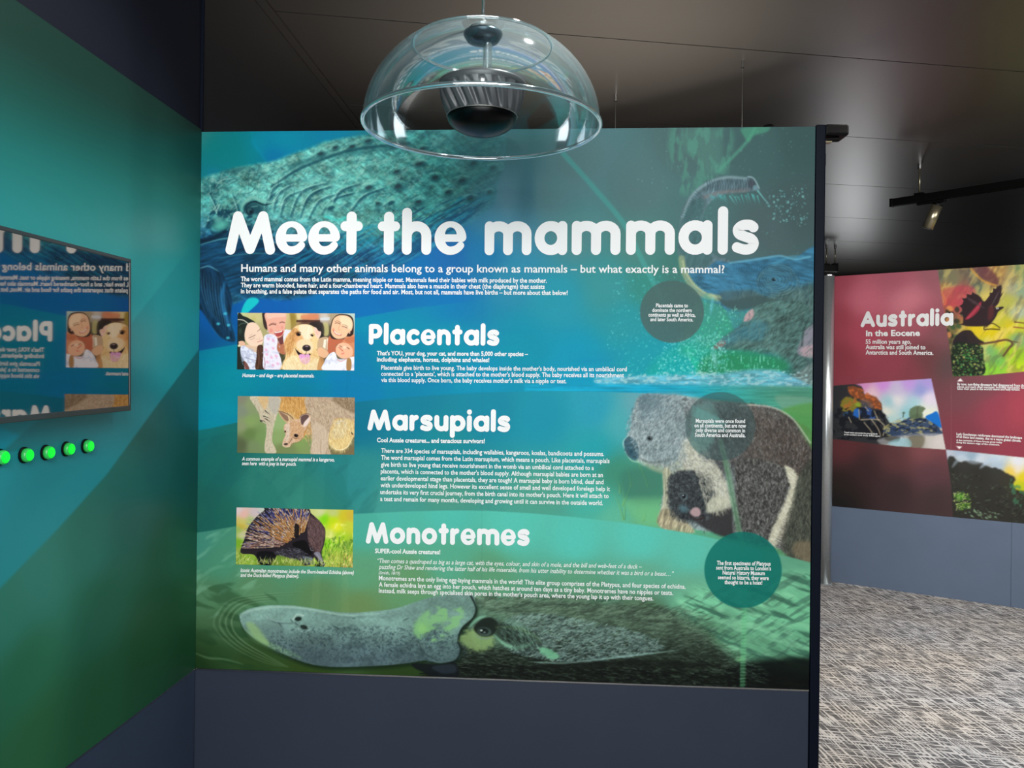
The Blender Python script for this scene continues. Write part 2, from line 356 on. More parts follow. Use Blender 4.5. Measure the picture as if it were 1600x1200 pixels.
    s.line([(1140,411),(1190,404),(1218,400),(1242,405),(1266,401)], 3, (110,176,196), .7, 2)
    s.line([(1210,412),(1235,402),(1262,402)], 5, (80,160,190), .5, 3)
    # eye folds
    for k in range(7):
        rr = 4 + k * 4.2
        th = np.linspace(0, 2 * np.pi, 14)
        s.line([(1209 + rr*(1.05+.12*np.sin(3*t+k))*np.cos(t)+k, 437 + rr*.82*np.sin(t)) for t in th], 1.5, (120,150,136), .30, 1.0); s.line([(1210 + (rr+2)*1.05*np.cos(t)+k, 438 + (rr+2)*.82*np.sin(t)) for t in th], 1.4, (40,64,72), .38, .9)
    s.blob(1209,437,4,3,(20,36,44),.9,.4); s.blob(1211,436,1.4,1.2,(150,180,170),.8,.5)
    for k in range(26):
        r = np.random.RandomState(k + 200); x = r.uniform(1140,1262); y = r.uniform(415,500); L = r.uniform(10, 26)
        s.line([(x,y),(x+L*.3,y+L*.5),(x+L*.2,y+L)], 1.3, [(30,66,84),(120,150,150)][k%2], .4, .9, 2)
    for k in range(14):
        s.line([(1146+k*4,412),(1147+k*4,418),(1146+k*4,424)], 1, (24,90,130), .5, .7)
    # tusk
    s.line([(1065,404),(1068,422),(1080,444),(1098,460),(1122,466)], 10, (150,168,130), .75, 3); s.line([(1067,408),(1071,424),(1084,444),(1102,458)], 3, (190,196,150), .6, 2); s.blob(1112,463,10,5,(206,200,150),.7,.6,15)
    s.poly([(1122,466),(1140,470),(1180,462),(1210,468),(1200,476),(1160,484),(1136,480)], (60,84,84), .75, 5)
    # lower jaw and pink lip
    s.poly([(1100,462),(1130,482),(1165,486),(1176,484),(1160,506),(1137,522),(1116,540),(1080,560),(1060,540)], (66,160,138), .55, 12)
    s.poly([(1114,545),(1124,532),(1140,520),(1160,508),(1172,498),(1180,480),(1215,470),(1262,480),(1262,556),(1245,585),(1227,598),(1220,575),(1205,553),(1187,552),(1162,546),(1138,547)], skin((74,108,104), .45, (3,9), 60, 99), .95, 3)
    s.poly([(1120,538),(1142,520),(1165,507),(1185,500),(1200,510),(1190,530),(1160,532),(1140,538)], (58,128,150), .5, 12)
    s.poly([(1162,502),(1166,490),(1176,483),(1178,492),(1172,500)], (196,160,164), .9, 3); s.poly([(1114,545),(1124,534),(1134,534),(1128,542)], (150,110,100), .7, 4)
    s.poly([(1246,552),(1250,535),(1262,512),(1285,505),(1285,556),(1262,558)], (150,140,156), .8, 5); s.poly([(1252,545),(1262,540),(1285,540),(1285,558),(1255,556)],(190,160,165),.7,4)
    s.line([(1253,540),(1256,515),(1264,498)], 3, (40,60,60), .7, 2)
    s.hairs([(1180,480),(1285,470),(1285,600),(1225,598),(1215,560),(1150,545)], 900, lambda x, y: 115 + (x - 1200) * .25, 9, [(48,72,70),(110,140,130),(90,120,112)], .5, 7)
    s.poly([(1227,598),(1245,584),(1262,572),(1285,560),(1285,606),(1245,604)], skin((120,140,136), .4, (3,8), 40, 97), .8, 4)
    # splash
    s.poly([(1040,548),(1080,535),(1110,545),(1215,556),(1226,590),(1100,595),(1010,592)], (20,170,140), .45, 20)
    s.poly([(1110,552),(1216,560),(1218,582),(1100,592)], (40,128,84), .75, 12)
    s.specks([(960,440),(1060,420),(1120,470),(1150,548),(1120,590),(1000,592),(945,560)], 1500, (.5,1.5), [(90,200,200),(120,220,220),(60,190,190)], .6, 25, 1.5, 80)
    s.specks([(1040,530),(1130,520),(1140,592),(1020,592)], 1100, (.6,1.9), [(150,228,230),(110,215,210)], .7, 26, 1.3, 80)
    s.specks([(1080,470),(1170,486),(1120,545),(1215,560),(1218,585),(1090,590)], 700, (.6,1.8), [(130,225,190),(80,220,160)], .7, 27, 1.4, 90)
    for k in range(46):
        r = np.random.RandomState(k + 500); x = 1062 + r.rand()*155; y = 470 + r.rand()*100; 
        if x > 1150: y = 550 + r.rand()*25
        s.line([(x,y),(x+r.uniform(-1,1),y+r.uniform(6,16))], 1.2, (130,224,200), .6, .7, 2)
    s.blob(1112,478,4,20,(110,200,220),.5,.9,8); s.blob(1116,560,6,22,(150,215,220),.5,.9,-15)
    # foam and pond
    s.poly([(930,592),(1000,587),(1060,586),(1120,584),(1150,580),(1190,577),(1225,582),(1270,604),(1285,606),(1285,612),(1100,608),(960,606)], (104,178,200), .85, 7, tex=.3, ts=(14,3))
    s.tex([(940,588),(1225,578),(1285,606),(1000,612)], (170,210,214), .7, (.5,.7), (6,2.5), 0, 111)
    def pond(X, Y):
        t = step(1000, 1260, X)[..., None]
        c = col((8,160,196)) * (1 - t) + col((78,148,120)) * t
        return c * (1 + .45 * (fbm(X / 40, Y / 2.2, 121, 3) - .5))[..., None]
    s.poly([(820,602),(960,600),(1285,604),(1285,760),(1180,700),(1100,640),(1060,618),(900,614),(820,612)], pond, .9, 7, smooth=False)
    s.poly([(1215,618),(1285,626),(1285,650),(1240,645),(1220,636)], (120,160,136), .6, 8)
    # ===== teal placentals swoosh
    for b, c, a in (([(300,550),(340,543),(371,538),(450,520),(556,497),(640,482),(760,468),(900,462),(900,600),(300,690)], (0,150,160), .32),):
        sl, m = s.mask(b, 1.2, False)
        fade = 1 - step(560, 820, s.X[sl]); top = 1 - step(0, 120, s.Y[sl] - 550 + (s.X[sl] - 300) * .2) * .7
        s.mix(sl, m * fade * a * top * 1.6, col(c))
    s.tex([(300,540),(900,500),(900,612),(300,660)], (0,110,165), .16, (.4,.75), (140,14), -2, 131, 30)
    s.poly([(500,500),(545,500),(600,612),(530,630)], (0,110,180), .25, 20); s.line([(470,596),(545,592),(700,604)],12,(0,120,185),.22,8)
    # ===== marsupials section
    sec = [(296,675),(330,669),(371,660),(460,643),(556,628),(640,620),(760,613),(850,611),(940,612),(1000,614),(1060,617),(1100,622),(1180,632),(1285,690),(1285,885),(296,885)]
    sl, m = s.mask(sec, 1.2, False)
    s.rbf([(310,680,(18,112,112)),(340,720,(24,104,98)),(330,800,(28,100,88)),(420,760,(44,124,112)),(480,800,(52,134,118)),(560,660,(8,112,140)),(560,740,(44,135,135)),(640,640,(12,122,148)),
           (700,700,(20,132,144)),(760,640,(14,130,155)),(850,650,(20,142,165)),(930,640,(36,152,176)),(930,700,(30,155,165)),(970,660,(70,165,170)),(1000,640,(100,160,170)),(700,780,(72,148,130)),(620,780,(66,150,140)),(850,780,(76,156,136)),
           (930,780,(66,172,158)),(960,740,(60,135,110)),(1000,760,(78,140,110)),(1010,810,(100,176,130)),(960,810,(92,180,150)),(1240,660,(110,160,120)),(1230,720,(90,130,80)),(1262,680,(70,150,70))], m, sl, 60)
    for p in ([(402,735),(430,760),(470,830),(380,840)], [(478,700),(535,740),(560,820),(470,820)], [(510,680),(545,700),(540,810),(505,810)]):
        s.poly(p, (20,100,96), .18, 5, False)
    s.tex([(300,690),(560,690),(560,830),(300,830)], (20,88,90), .25, (.45,.7), (60,20), -50, 141)
    # plants left of the koala
    for x, y, x1, y1 in [(975,812,970,745),(973,812,958,768),(972,790,990,742),(1004,815,1006,795),(1026,818,1021,800),(1030,815,1040,800),(1038,782,1022,776),(968,770,964,750),(1012,760,985,700),(985,760,978,728)]:
        s.line([(x,y),((x+x1)/2+2,(y+y1)/2),(x1,y1)], 2, (120,176,96), .6, 1.2, True); s.line([(x+2,y),((x+x1)/2+4,(y+y1)/2),(x1+1,y1)], 1, (44,100,70), .5, .8, True)
    s.poly([(975,735),(1045,735),(1040,782),(980,780)], (52,112,98), .55, 18); s.poly([(975,782),(1040,780),(1040,815),(1000,815)], (120,196,130), .4, 14)
    # koala body
    body = [(990,640),(1003,617),(1060,618),(1100,626),(1140,628),(1180,632),(1212,638),(1238,654),(1285,705),(1285,885),(1200,850),(1060,822),(1035,818),(1034,780),(1044,735),(1010,724),(982,710),(976,690),(984,672)]
    def kc(X, Y):
        n = fbm(X / 3.0, Y / 3.0, 151, 2); b = fbm(X / 26, Y / 26, 155, 3)
        t = step(1090, 1240, X)[..., None]
        c = col((138,156,158)) * (1 - t) + col((84,78,74)) * t
        return c * (1 + .5 * (n - .5) + .35 * (b - .5))[..., None]
    s.poly(body, kc, .97, 4, rough=2, rs=4)
    s.poly([(998,640),(1006,616),(1060,616),(1050,640),(1010,660)], (118,160,172), .55, 10); s.blob(1008,632,12,16,(60,84,92),.5,.8)
    s.poly([(1048,619),(1080,618),(1118,640),(1110,690),(1090,700),(1078,668),(1066,645)], (206,214,212), .42, 18)
    s.tex([(1045,620),(1075,622),(1072,660),(1046,650)], (60,68,72), .6, (.45,.65), (4,4), 0, 157)
    s.poly([(1070,640),(1100,624),(1140,660),(1130,730),(1095,715)], (96,102,104), .55, 16)
    s.poly([(1120,650),(1150,640),(1200,650),(1262,700),(1262,770),(1180,740),(1150,700),(1110,720)], (66,54,48), .55, 24)
    s.poly([(1115,636),(1170,640),(1168,700),(1140,740),(1110,740),(1125,690)], (46,44,46), .6, 18)
    # chest and ruff
    s.poly([(1066,690),(1082,686),(1096,716),(1118,726),(1138,762),(1132,798),(1112,800),(1098,760),(1080,740),(1060,735)], (206,204,184), .85, 9, rough=3, rs=4)
    s.poly([(1006,722),(1040,726),(1062,720),(1072,740),(1060,752),(1040,742),(1016,733)], (168,172,146), .7, 7)
    s.poly([(984,704),(1010,716),(1006,728),(986,712)], (190,206,196), .6, 5)
    # mother face: nose, eye, mouth
    s.poly([(976,688),(984,682),(996,694),(998,712),(990,718),(978,708)], (60,110,128), .95, 3, tex=.3, ts=(3,3)); s.line([(976,700),(974,690),(982,680)], 2, (170,220,210), .8, 1); s.line([(977,706),(988,720),(1006,722)], 2, (170,210,190), .7, 1)
    s.blob(1015,685,6,6,(60,72,76),.8,.7); s.blob(1015,685,2.6,3,(16,24,28),.9,.5); s.blob(1016,684,1,1,(210,220,220),.8,.5)
    s.line([(1000,716),(1018,722),(1050,716)], 2, (92,104,100), .7, 1.2)
    s.hairs(body, 9000, lambda x, y: 60 + (x - 1000) * .12 + (y - 700) * .25, 7, [(70,74,76),(190,200,198),(120,128,130),(58,56,56)], .42, 31, jit=.5)
    s.hairs([(990,640),(1060,620),(1075,700),(1050,735),(985,700)], 3500, lambda x, y: 150 - (y - 620) * .5, 5, [(190,204,206),(96,112,118),(140,160,164)], .5, 32, jit=.4)
    s.hairs([(1150,636),(1215,640),(1285,705),(1285,860),(1230,860),(1200,740),(1140,720)], 6000, lambda x, y: 75 + (x - 1150) * .2, 8, [(44,40,38),(134,122,114),(76,68,62)], .55, 33, jit=.5)
    s.blob(1020,700,26,16,(110,128,128),.35,.9)
    s.poly([(975,690),(983,682),(995,692),(999,712),(992,719),(979,710)], (56,88,100), .8, 3, tex=.4, ts=(3,3)); s.blob(986,706,4,6,(30,66,84),.7,.7)
    s.line([(975,702),(973,692),(981,681)], 1.5, (140,190,186), .4, 1)
    s.blob(1015,685,7,6,(64,76,80),.75,.7); s.blob(1015,685,2.6,3.0,(12,18,22),.95,.5); s.blob(1016,684,1.1,1.1,(220,230,230),.9,.4)
    s.line([(999,717),(1016,723),(1042,721),(1056,714)], 2.4, (84,98,96), .45, 1.6, 2); s.blob(1003,650,10,12,(90,112,118),.4,.9); s.poly([(1028,625),(1062,622),(1070,660),(1050,700),(1030,690)], (112,128,130), .4, 22); s.hairs([(985,660),(1000,625),(1060,625),(1065,700),(1000,712)], 1500, lambda x, y: 140 - (y - 620) * .4, 6, [(200,212,212),(84,98,104),(150,168,170)], .55, 62, jit=.35)
    s.blob(1015,685,5,5,(64,76,80),.6,.7); s.blob(1015,685,2.8,3.2,(12,18,22),.95,.5); s.blob(1016,684,1,1,(220,230,230),.9,.4)
    s.poly([(1002,640),(998,622),(1012,616),(1034,618),(1030,632),(1014,646)], (86,110,118), .5, 8)
    # tree branch, baby koala
    s.poly([(1036,735),(1048,738),(1046,790),(1052,826),(1030,820),(1036,780)], (176,176,150), .9, 3, tex=.5, ts=(2,14)); s.poly([(1034,796),(1056,800),(1085,832),(1030,822)], (170,160,130), .9, 5, tex=.5, ts=(2,10), rot=20)
    s.poly([(1050,742),(1075,736),(1100,744),(1112,772),(1108,800),(1090,812),(1066,812),(1050,796),(1045,766)], (50,56,58), .97, 6, rough=3, rs=4)
    s.poly([(1062,776),(1080,770),(1100,786),(1096,806),(1072,812),(1058,800)], (44,48,52), .9, 6)
    s.poly([(1084,812),(1110,800),(1142,790),(1146,830),(1160,845),(1120,835)], (46,44,46), .9, 6)
    s.hairs([(1046,742),(1108,742),(1112,806),(1052,808)], 2600, lambda x, y: 30 + (y - 740) * 1.2, 6, [(20,22,26),(120,130,132),(70,78,80),(40,44,46)], .6, 34, jit=.6)
    s.blob(1069,776,8,8,(120,150,156),.55,.8); s.blob(1068.5,775.5,3.6,4.4,(12,14,18),.95,.4); s.blob(1067.5,774,1.2,1.4,(220,230,235),.9,.4)
    s.blob(1068,795,11,9,(88,126,136),.7,.8,30); s.poly([(1078,801),(1083,794),(1090,793),(1095,799),(1093,806),(1085,807)], (196,164,166), .85, 4); s.line([(1078,806),(1090,812),(1100,808)],2,(60,40,40),.7,1)
    s.poly([(1108,782),(1126,774),(1142,780),(1138,794),(1118,800),(1104,800)], (190,192,170), .85, 7)
    s.hairs([(1064,690),(1100,700),(1140,765),(1140,795),(1108,800),(1090,750)], 1500, lambda x, y: 60 + (y - 740) * .3, 7, [(226,224,206),(150,152,134),(190,190,170)], .6, 35, jit=.3)
    # near arm, grey grizzled, pale fringe
    arm = [(1152,722),(1190,718),(1236,735),(1242,755),(1232,790),(1214,825),(1204,852),(1160,842),(1146,815),(1150,770)]
    s.poly(arm, (76,76,74), .92, 9, rough=3, rs=5)
    s.hairs(arm, 4500, lambda x, y: 80 + (x - 1190) * .4, 6, [(24,24,24),(160,162,158),(104,104,100),(50,50,48)], .7, 36, jit=.5)
    s.poly([(1226,728),(1244,740),(1248,762),(1236,792),(1220,824),(1210,850),(1200,846),(1212,815),(1228,780),(1234,756)], (206,204,180), .85, 5, rough=2.5, rs=3)
    s.hairs([(1226,730),(1246,742),(1246,765),(1214,848),(1204,840),(1232,770)], 1100, 25, 9, [(230,228,208),(190,186,160)], .7, 37, jit=.3)
    s.poly([(1250,740),(1285,720),(1285,890),(1225,862),(1238,800)], (62,66,58), .85, 9); s.hairs([(1248,745),(1285,730),(1285,885),(1225,860)], 2200, 95, 9, [(30,34,30),(120,126,108),(80,86,74)], .5, 38, jit=.4)
    s.poly([(1240,850),(1264,846),(1285,870),(1285,890),(1245,872)], (150,130,100), .5, 10)
    s.poly([(1262,690),(1240,655),(1222,640),(1285,634),(1285,715)], (84,150,74), .8, 8)
    s.line([(1156,634),(1182,633),(1214,639),(1240,656),(1266,692)], 2.5, (214,214,200), .6, 2)
    # ===== monotremes section
    mono = [(296,834),(330,829),(369,822),(460,811),(552,803),(640,799),(700,797.5),(760,798),(830,802),(900,808),(1000,820),(1100,838),(1180,856),(1285,884),(1285,1090),(296,1090)]
    sl, m = s.mask(mono, 1.2, False)
    s.rbf([(308,850,(64,140,122)),(340,880,(72,142,112)),(330,930,(80,128,92)),(340,980,(66,104,70)),(330,1020,(40,72,38)),(312,1040,(24,50,22)),(400,1040,(44,72,34)),(400,920,(88,136,96)),(420,860,(70,150,124)),
           (500,870,(74,158,134)),(560,820,(72,168,150)),(620,810,(78,178,160)),(700,810,(78,184,168)),(800,820,(84,190,172)),(900,850,(84,192,176)),(1000,850,(88,194,178)),(1080,870,(90,190,170)),(560,900,(92,156,118)),(700,870,(84,166,136)),
           (640,910,(98,150,104)),(500,930,(92,132,86)),(560,945,(104,136,84)),(760,900,(90,152,114)),(900,910,(92,156,122)),(1000,900,(98,168,140)),(1080,920,(104,170,140)),(1130,900,(100,176,152)),(1240,900,(96,160,130)),(1240,950,(100,170,130)),
           (620,1045,(38,62,24)),(480,1042,(46,70,28)),(900,950,(80,112,84)),(1000,960,(78,104,76)),(1100,1000,(60,84,60)),(1200,1060,(8,14,12)),(1000,1060,(14,22,16)),(760,1050,(14,22,16))], m, sl, 55)
    for p in ([(500,804),(506,804),(498,960),(494,1000),(480,1000)], [(540,804),(548,1000),(530,1000)]):
        s.poly(p, (140,170,110), .10, 2, False)
    s.tex([(300,850),(420,830),(420,940),(300,960)], (140,200,170), .35, (.5,.75), (34,9), -35, 161); s.tex([(300,930),(420,920),(440,1040),(300,1044)], (24,58,30), .4, (.45,.7), (40,10), 20, 163)
    # ripples round the bill
    for k in range(7):
        o = k * 4.5
        s.line([(420+k*9,938-o*.5),(385-o*.6,945-o*.4),(364-o,963),(365-o,985),(384-o*.6,1005+o*.3),(420-o*.2,1026+o*.35),(450,1042)], 2.0, (150,180,140) if k % 2 == 0 else (36,62,34), .40 - k*.03, 1.6, 2)
    s.line([(304,1020),(325,1028),(350,1030),(380,1038)], 3, (120,160,120), .4, 2, 2); s.line([(312,905),(330,890),(350,884)], 5, (120,180,150), .35, 4, 2)
    # dark rock and fur to the right
    dark = [(735,934),(780,932),(860,936),(960,945),(1040,950),(1075,955),(1095,985),(1130,1010),(1160,1035),(1200,1045),(1285,1056),(1285,1090),(690,1090),(700,1030),(722,1000)]
    def dk(X, Y):
        n = fbm(X / 22, Y / 5, 171, 4); t = step(945, 1045, Y - (X - 800) * .03)[..., None]
        c = col((92,118,96)) * (1 - t) + col((20,26,20)) * t
        return c * (1 + .9 * (n - .5))[..., None]
    s.poly(dark, dk, .96, 14, rough=5, rs=12)
    gr = [(1052,945),(1100,915),(1180,905),(1285,900),(1285,1044),(1180,1040),(1140,1022),(1110,990)]
    def gk(X, Y):
        n = fbm(X / 26, (Y - X * .5) / 7, 181, 4)
        return col((120,196,152)) * (1 + .5 * (n - .5))[..., None]
    s.poly(gr, gk, .72, 34, rough=4, rs=16)
    s.setclip(gr, 26)
    s.tex(gr, (50,92,76), .75, (.50,.70), (44,7), 22, 185, 10, octv=4); s.tex(gr, (56,92,80), .5, (.52,.70), (26,5), -30, 187, 10, octv=4); s.tex(gr, (150,222,176), .45, (.50,.75), (34,9), 18, 189, 14)
    s.setclip()
    s.poly([(1150,1040),(1285,1030),(1285,1090),(1140,1090)], (6,12,10), .9, 16); s.blob(1157,1030,11,5,(130,200,140),.7,.6)
    s.hairs([(720,940),(1060,950),(1120,1000),(1180,1070),(700,1070)], 9000, lambda x, y: (y - 990) * .25 - 4, 13, [(120,150,130),(30,40,34),(70,92,78),(14,20,16)], .42, 41, jit=.22)
    s.hairs([(830,960),(960,980),(1030,1005),(1010,1022),(900,1034),(800,1020),(780,980)], 4200, lambda x, y: -12 + (x - 900) * .06, 9, [(140,176,170),(92,124,120),(30,38,40),(170,204,196)], .62, 42, jit=.35)
    s.hairs([(720,1040),(1285,1062),(1285,1090),(700,1090)], 3000, 4, 14, [(6,8,8),(16,22,16)], .8, 43, jit=.1)
    s.line([(830,1034),(880,1036),(940,1030),(990,1024),(1060,1016)], 3, (150,190,180), .7, 1.8, 2); s.line([(840,1042),(1000,1036),(1120,1040)], 12, (14,18,14), .6, 7, 2)
    s.poly([(738,945),(760,952),(800,965),(830,990),(810,1010),(770,1012),(740,1005)], (110,160,130), .35, 12)
    # bill
    bill = [(374,963),(380,956),(391,951),(418,946),(454,946),(492,951),(534,957),(575,956),(616,951),(645,942),(657,938),(685,931),(735,928),(743,940),(745,952),(740,966),(728,976),(720,986),(717,1000),(720,1016),(718,1028),(706,1034),(687,1036),(664,1032),
            (644,1035),(610,1039),(575,1041),(520,1042),(479,1036),(437,1019),(404,1002),(382,984)]
    s.poly([(x + 2, y + 5) for x, y in bill], (12,30,16), .75, 9)
    def bc(X, Y):
        n = fbm(X / 3, Y / 2.6, 191, 2); b = fbm(X / 34, Y / 20, 193, 3)
        t = step(968, 1030, Y - (X - 560) * .02)[..., None]; r = step(600, 700, X)[..., None]
        c = col((122,158,148)) * (1 - t) + col((78,100,104)) * t
        c = c * (1 - r * .22) + col((84,118,104)) * r * .22
        return c * (1 + .22 * (n - .5) + .4 * (b - .5))[..., None]
    s.poly(bill, bc, 1, 1.6)
    s.line([(384,984),(400,998),(430,1012),(470,1028)], 10, (130,176,120), .5, 6, 2); s.poly([(385,976),(396,974),(414,995),(420,1008),(400,998)], (150,190,120), .65, 7)
    s.line([(376,965),(384,957),(420,949),(470,950),(540,961),(600,958)], 3, (170,206,190), .6, 2, 2)
    s.line([(418,962),(428,972),(450,974),(470,970)], 2, (70,92,92), .55, 1.6, 2); s.line([(412,960),(424,968),(440,972)], 2, (170,200,190), .5, 1.5, 2)
    s.blob(436,985,16,20,(86,108,106),.45,.9,-30)
    s.blob(466,967,6.5,4,(24,34,30),.95,.35,-8); s.blob(475,980,7,4,(28,38,34),.95,.35,15); s.line([(458,968),(464,960),(474,962)],2,(190,214,200),.7,1); s.line([(466,982),(474,988),(484,984)],2,(170,200,190),.6,1)
    s.tex([(470,980),(700,985),(710,1030),(480,1034),(420,1005)], (52,70,76), .6, (.54,.64), (2.6,2.2), 0, 195, 12); s.tex([(540,965),(720,985),(715,1030),(540,1036)], (40,56,60), .35, (.45,.7), (16,12), 0, 196, 14)
    for k in range(22):
        r = np.random.RandomState(900 + k); x = r.uniform(430, 690); y = r.uniform(962, 1020); a = r.uniform(-.5, 1.2); L = r.uniform(4, 13)
        s.line([(x,y),(x+L*np.cos(a),y+L*np.sin(a))], 1.4, (30,44,44), .65, .7, 2)
    s.tex([(645,985),(660,960),(690,945),(722,950),(720,975),(690,1000),(665,1005)], (130,190,124), .8, (.40,.66), (14,9), -20, 198, 8); s.blob(660,982,13,11,(140,200,116),.7,.9,40)
    s.line([(735,930),(744,950),(739,966),(722,982),(716,1000),(720,1016),(712,1032),(690,1038)], 3, (16,28,22), .85, 1.4); s.line([(654,1002),(662,1020),(684,1032)],1.6,(40,54,54),.6,1)
    s.poly([(644,1037),(690,1038),(712,1036),(712,1062),(660,1050)], (14,20,24), .9, 3); s.poly([(675,1042),(708,1038),(712,1050),(690,1052)], (44,56,66), .6, 4)
    # platypus eye and cheek
    s.poly([(722,992),(742,984),(772,996),(766,1012),(745,1018),(722,1008)], (150,184,112), .7, 9, rough=5, rs=5)
    s.line([(733,980),(745,968),(760,962)], 5, (130,190,160), .7, 2.5, 2)
    s.poly([(740,982),(752,968),(768,965),(778,976),(770,992),(752,994)], (22,30,26), .92, 4)
    s.poly([(772,970),(800,980),(826,1000),(812,1008),(790,1004),(775,990)], (30,40,34), .7, 10)
    s.blob(757,987,13,8,(70,92,84),.9,.4,8); s.blob(756,986,9,5.5,(18,26,24),.95,.4,8); s.blob(752,985,2.6,1.8,(190,206,196),.9,.4); s.blob(757,988,3,1.6,(120,140,130),.7,.5)
    s.line([(741,990),(754,998),(772,996)], 2, (120,144,130), .8, 1, 2)
    s.line([(772,992),(788,1006),(806,1012),(826,1008),(835,1000)], 5, (134,196,160), .75, 3, 2); s.line([(775,980),(810,982),(838,996),(842,1006)], 4, (150,196,110), .35, 4, 2)
    s.poly([(842,1012),(858,1014),(874,1026),(862,1030),(848,1022)], (120,196,150), .75, 4, rough=2, rs=4)
    s.hairs([(780,975),(830,985),(845,1005),(800,1012)], 700, lambda x, y: 50 + (x - 800) * .3, 10, [(16,22,20),(110,150,130)], .6, 44, jit=.2)
    # weed ribbon through the stack
    s.line([(1126,690),(1136,730),(1147,790),(1155,830),(1158,850)], 9, (112,156,124), .62, 2); s.line([(1126,690),(1147,790),(1158,850)], 2, (70,110,80), .5, 1)
    s.line([(1160,850),(1164,900),(1163,960),(1160,1072)], 8, (90,190,130), .35, 2)
    for k in range(26): s.line([(1157,950+k*5),(1166,950+k*5)], 1, (170,220,160), .35, .6)
    # bubbles
    for x, y, rx, ry, c, a in ((1050,487,50.5,49,(72,98,96),.86),(1125.5,666,55.5,54,(60,84,84),.60),(1161,890.5,61,60,(10,108,98),.86)):
        s.blob(x, y, rx, ry, c, a, .02)
    s.blob(1161,890,60,59,(0,120,110),.25,.9)
    s.tex([(1110,850),(1215,850),(1215,940),(1110,945)], (4,84,76), .0, (.5,.7), (20,4), 20, 199)
    s.hairs([(1120,628),(1170,640),(1172,700),(1120,712),(1078,680)], 500, 60, 8, [(48,52,54),(110,130,130)], .3, 45)
    for k in range(7):
        x = 1082 + k * 7; s.poly([(x,632+k*4),(x+14,640+k*3),(x+10,652+k*4),(x-2,650+k*3)], (96,150,146), .4, 3, False)
    s.poly([(1085,640),(1112,630),(1124,668),(1100,706),(1080,690)], (104,160,150), .35, 8, rough=4, rs=5)
    # faint vertical panel joints of the roll print
    for x, y0, y1 in ((755,250,1060),(545,500,620)):
        s.line([(x,y0),(x-3,y1)], 1, (20,60,80), .10, .6)
    n = fbm(s.X / 1.6, s.Y / 1.6, 3, 2)
    s.img *= (1 + .045 * (n - .5))[..., None].astype(np.float32)
    s.img = np.clip(s.img, 0, 1)
    return s
